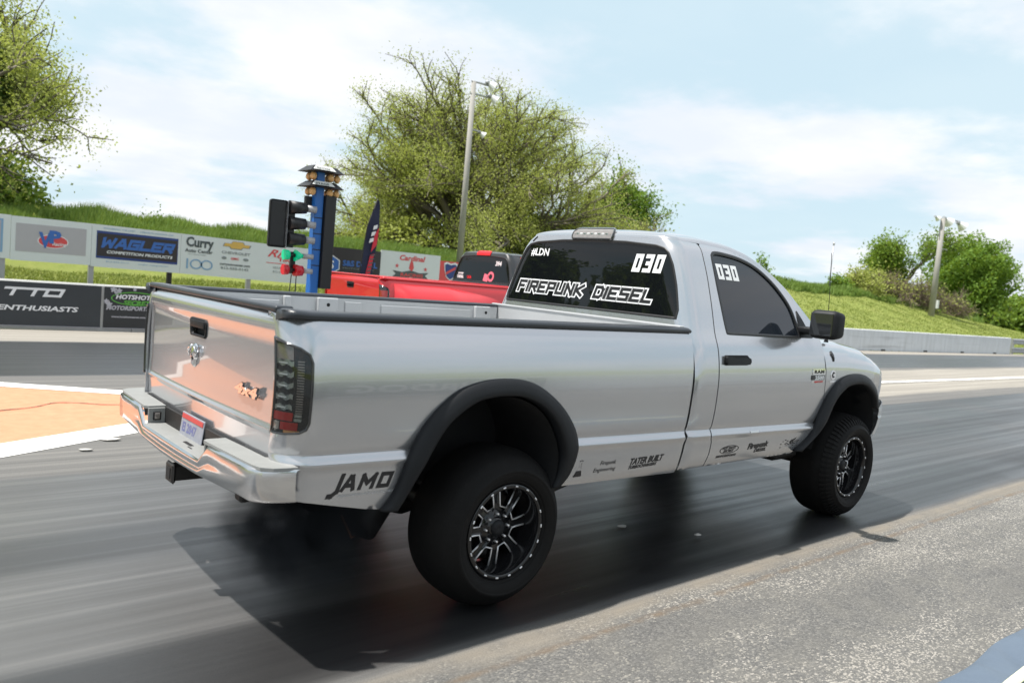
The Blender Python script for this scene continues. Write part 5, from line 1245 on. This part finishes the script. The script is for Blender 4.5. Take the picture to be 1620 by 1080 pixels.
tree('shade_tree',(140,77,.3),'tiny distant tree on the skyline nearest the mast',34,fan(5,10,60,5),1.6,2,.15,1500,.3,'leafd',.5,extra=[((0,0,1.9),(1.9,1.9,1.5),2200,.30,'leafg')])
# brush along the bank
def brush(x,y,label,seed,L,n,mat,twigs='twig',leafm='leafg',sz=.1,lf=2500,ex=None):
    tree('bush',(x,y,gz(x,y)-.1),label,seed,fan(n,20,80,seed),L,3,.05,lf,sz,leafm,.30,up=.05,spread=.8,nch=4,shrink=.75,cat='bush',group='bushes on the bank',twigm=twigs,minlv=1,extra=ex)
brush(56.5,24.4,'loose green bush at the foot of the slim tree, nearest the mast',41,1.05,12,None,'twig','leafy',.10,6200,[((0,0,.5),(2.0,1.4,.6),2200,.10,'leafy')])
brush(60.5,24.0,'brown twiggy bush below the slim leaning tree',42,1.3,16,None,'twig','leafy',.10,900)
brush(64.5,23.2,'brown thorny bush directly right of the distant pole foot',43,1.4,18,None,'twig','leafy',.10,500)
brush(69.5,22.6,'brown bush in front of the broad round tree',44,1.2,18,None,'twig','leafy',.10,500)
brush(68.0,25.0,'low green bush between the slim tree and the broad tree',45,1.1,10,None,'twig','leafy',.11,4200,[((0,0,.6),(2.0,1.4,.8),2200,.11,'leafg')])
brush(82,23.5,'dark low bush at the foot of the broad tree',46,1.2,10,None,'twig','leafg',.18,4200,[((0,0,.6),(2.2,1.6,.8),1800,.18,'leafd')])
brush(33,27.0,'brown leafless bush under the ivy draped tree',47,1.6,18,None,'twig','leafy',.08,1800)
brush(29,27.2,'twiggy bush between the big tree and the ivy draped tree',48,1.6,18,None,'twig','leafg',.09,3600,[((0,0,.7),(2.4,1.2,.9),1600,.12,'leafd')])
brush(5.9,24.8,'small weed bush standing up on the left skyline',49,.20,5,None,'twig','leafg',.05,240)
brush(1.0,25.2,'dark green bush under the left tree',50,.9,10,None,'bark','leafg',.09,5200,[((0,0,.5),(1.8,1.0,.9),2600,.10,'leafg')])
# grass blades
def blades(n,xr,yr,h0,h1,w,mat,name,seed,lean=.25,xp=1.0):
    rng=np.random.default_rng(seed); x=xr[0]+(xr[1]-xr[0])*rng.random(n)**xp; y=rng.uniform(*yr,n); z=ground_z(x,y)
    cl=.6+.8*(np.sin(x*2.1+y)*np.sin(y*1.7-x*.6)*.5+.5); h=rng.uniform(h0,h1,n)*cl; ang=rng.uniform(0,math.pi,n); dx=np.cos(ang)*w*.5; dy=np.sin(ang)*w*.5
    lx=rng.normal(lean*.4,lean,n)*h; ly=rng.normal(0,lean,n)*h
    a=np.stack([x-dx,y-dy,z-.02],1); b=np.stack([x+dx,y+dy,z-.02],1); c=np.stack([x+lx*.5+dx*.6,y+ly*.5+dy*.6,z+h*.6],1); e=np.stack([x+lx,y+ly,z+h],1); d=np.stack([x+lx*.5-dx*.6,y+ly*.5-dy*.6,z+h*.6],1)
    V=np.stack([a,b,c,e,d],1).reshape(-1,3); i=np.arange(n)[:,None]*5
    T=np.concatenate([i+[0,1,2],i+[0,2,4],i+[4,2,3]],0); o=fastmesh(name,V,T,3,mat); tag(o,kind='stuff'); return o
g=blades(90000,(-3,22),(19.0,26.0),.18,.42,.030,M['gtall'],'tall_grass',1); tag(g,'tall uncut grass along the top of the left bank','grass')
g=blades(60000,(30,78),(22.6,26.0),.22,.50,.06,M['gtall'],'tall_grass',2,xp=1.2); tag(g,'longer grass along the crest of the right bank','grass')
M['gshort']=leaf_mat('mown_grass_blades',(.12,.18,.03),(.19,.24,.045),(.30,.31,.10),.3,1.2)
g=blades(70000,(-2,14),(12.95,17.5),.03,.09,.022,M['gshort'],'mown_grass',3,.5); tag(g,'mown yellow green grass between the wall and the signs','grass')
g=blades(70000,(26,100),(11.2,22.6),.03,.09,.05,M['gshort'],'mown_grass',4,.6,xp=1.3); tag(g,'mown grass on the slope above the white wall','grass')
# ================================================================== near side, seen only in reflections
nr=empty('barrier_wall',(-12,-6.2,0)); tag(nr,'pale barrier wall along the near edge of the strip','barrier','barrier walls on the near side')
for k_ in range(9): box('barrier_block',(2+4*k_,0,.45),(3.98,.2,.9),M['concw'],nr,.02)
nb=empty('sponsor_banner',(0,-6.08,0)); tag(nb,'dark banner hung on the near side wall','banner','banners on the near side wall'); box('banner_sheet',(1.5,0,.45),(7,.01,.75),M['bannerblk'],nb)
v,f=font2d('AIRDOG',.55,bold=.02); merge('lettering',[on_plane(v*[-1,1],f,(4.0,.012,.25),(1,0,0),(0,0,1),0)],M['bwhite'],nb,False)
for i,(x,y) in enumerate(((-21,28),(-31,26),(-10,-26))):
    tree('shade_tree',(x,y,gz(x,y)-.1),('tree on the bank behind the starting line','second tree on the bank behind the starting line','tree behind the spectators on the near side')[i],60+i,fan(7,10,60,5+i),3.6,3,.25,9000,.22,'leafg',.5,extra=[((0,0,4.6),(3.6,3.6,3.2),6000,.25,'leafg')],group='trees on the near side')
# ================================================================== exhaust smoke
bm=bmesh.new(); bmesh.ops.create_icosphere(bm,subdivisions=3,radius=1); sm=bm_obj('exhaust_smoke',bm,None,None,True); sm.location=(-.80,-.33,.36); sm.scale=(.44,.50,.345); tag(sm,'dark exhaust smoke drifting under the rear bumper','smoke',kind='stuff')
ms=bpy.data.materials.new('dark_smoke'); ms.use_nodes=True; t=ms.node_tree
for n_ in list(t.nodes): t.nodes.remove(n_)
o=t.nodes.new('ShaderNodeOutputMaterial'); pv=t.nodes.new('ShaderNodeVolumePrincipled'); pv.inputs['Color'].default_value=(.09,.095,.105,1); t.links.new(pv.outputs[0],o.inputs['Volume'])
tcn=t.nodes.new('ShaderNodeTexCoord'); ln=t.nodes.new('ShaderNodeVectorMath'); ln.operation='LENGTH'; t.links.new(tcn.outputs['Object'],ln.inputs[0])
fo=t.nodes.new('ShaderNodeMapRange'); fo.interpolation_type='SMOOTHSTEP'; fo.inputs[1].default_value=1.0; fo.inputs[2].default_value=.1; fo.inputs[3].default_value=0; fo.inputs[4].default_value=1; t.links.new(ln.outputs['Value'],fo.inputs[0])
nz=t.nodes.new('ShaderNodeTexNoise'); nz.inputs['Scale'].default_value=2.4; nz.inputs['Detail'].default_value=4; t.links.new(tcn.outputs['Object'],nz.inputs['Vector'])
mr=t.nodes.new('ShaderNodeMapRange'); mr.inputs[1].default_value=.38; mr.inputs[2].default_value=.66; t.links.new(nz.outputs[0],mr.inputs[0])
mm=t.nodes.new('ShaderNodeMath'); mm.operation='MULTIPLY'; t.links.new(fo.outputs[0],mm.inputs[0]); t.links.new(mr.outputs[0],mm.inputs[1])
m2=t.nodes.new('ShaderNodeMath'); m2.operation='MULTIPLY'; m2.inputs[1].default_value=26.0; t.links.new(mm.outputs[0],m2.inputs[0]); t.links.new(m2.outputs[0],pv.inputs['Density'])
sm.data.materials.append(ms)
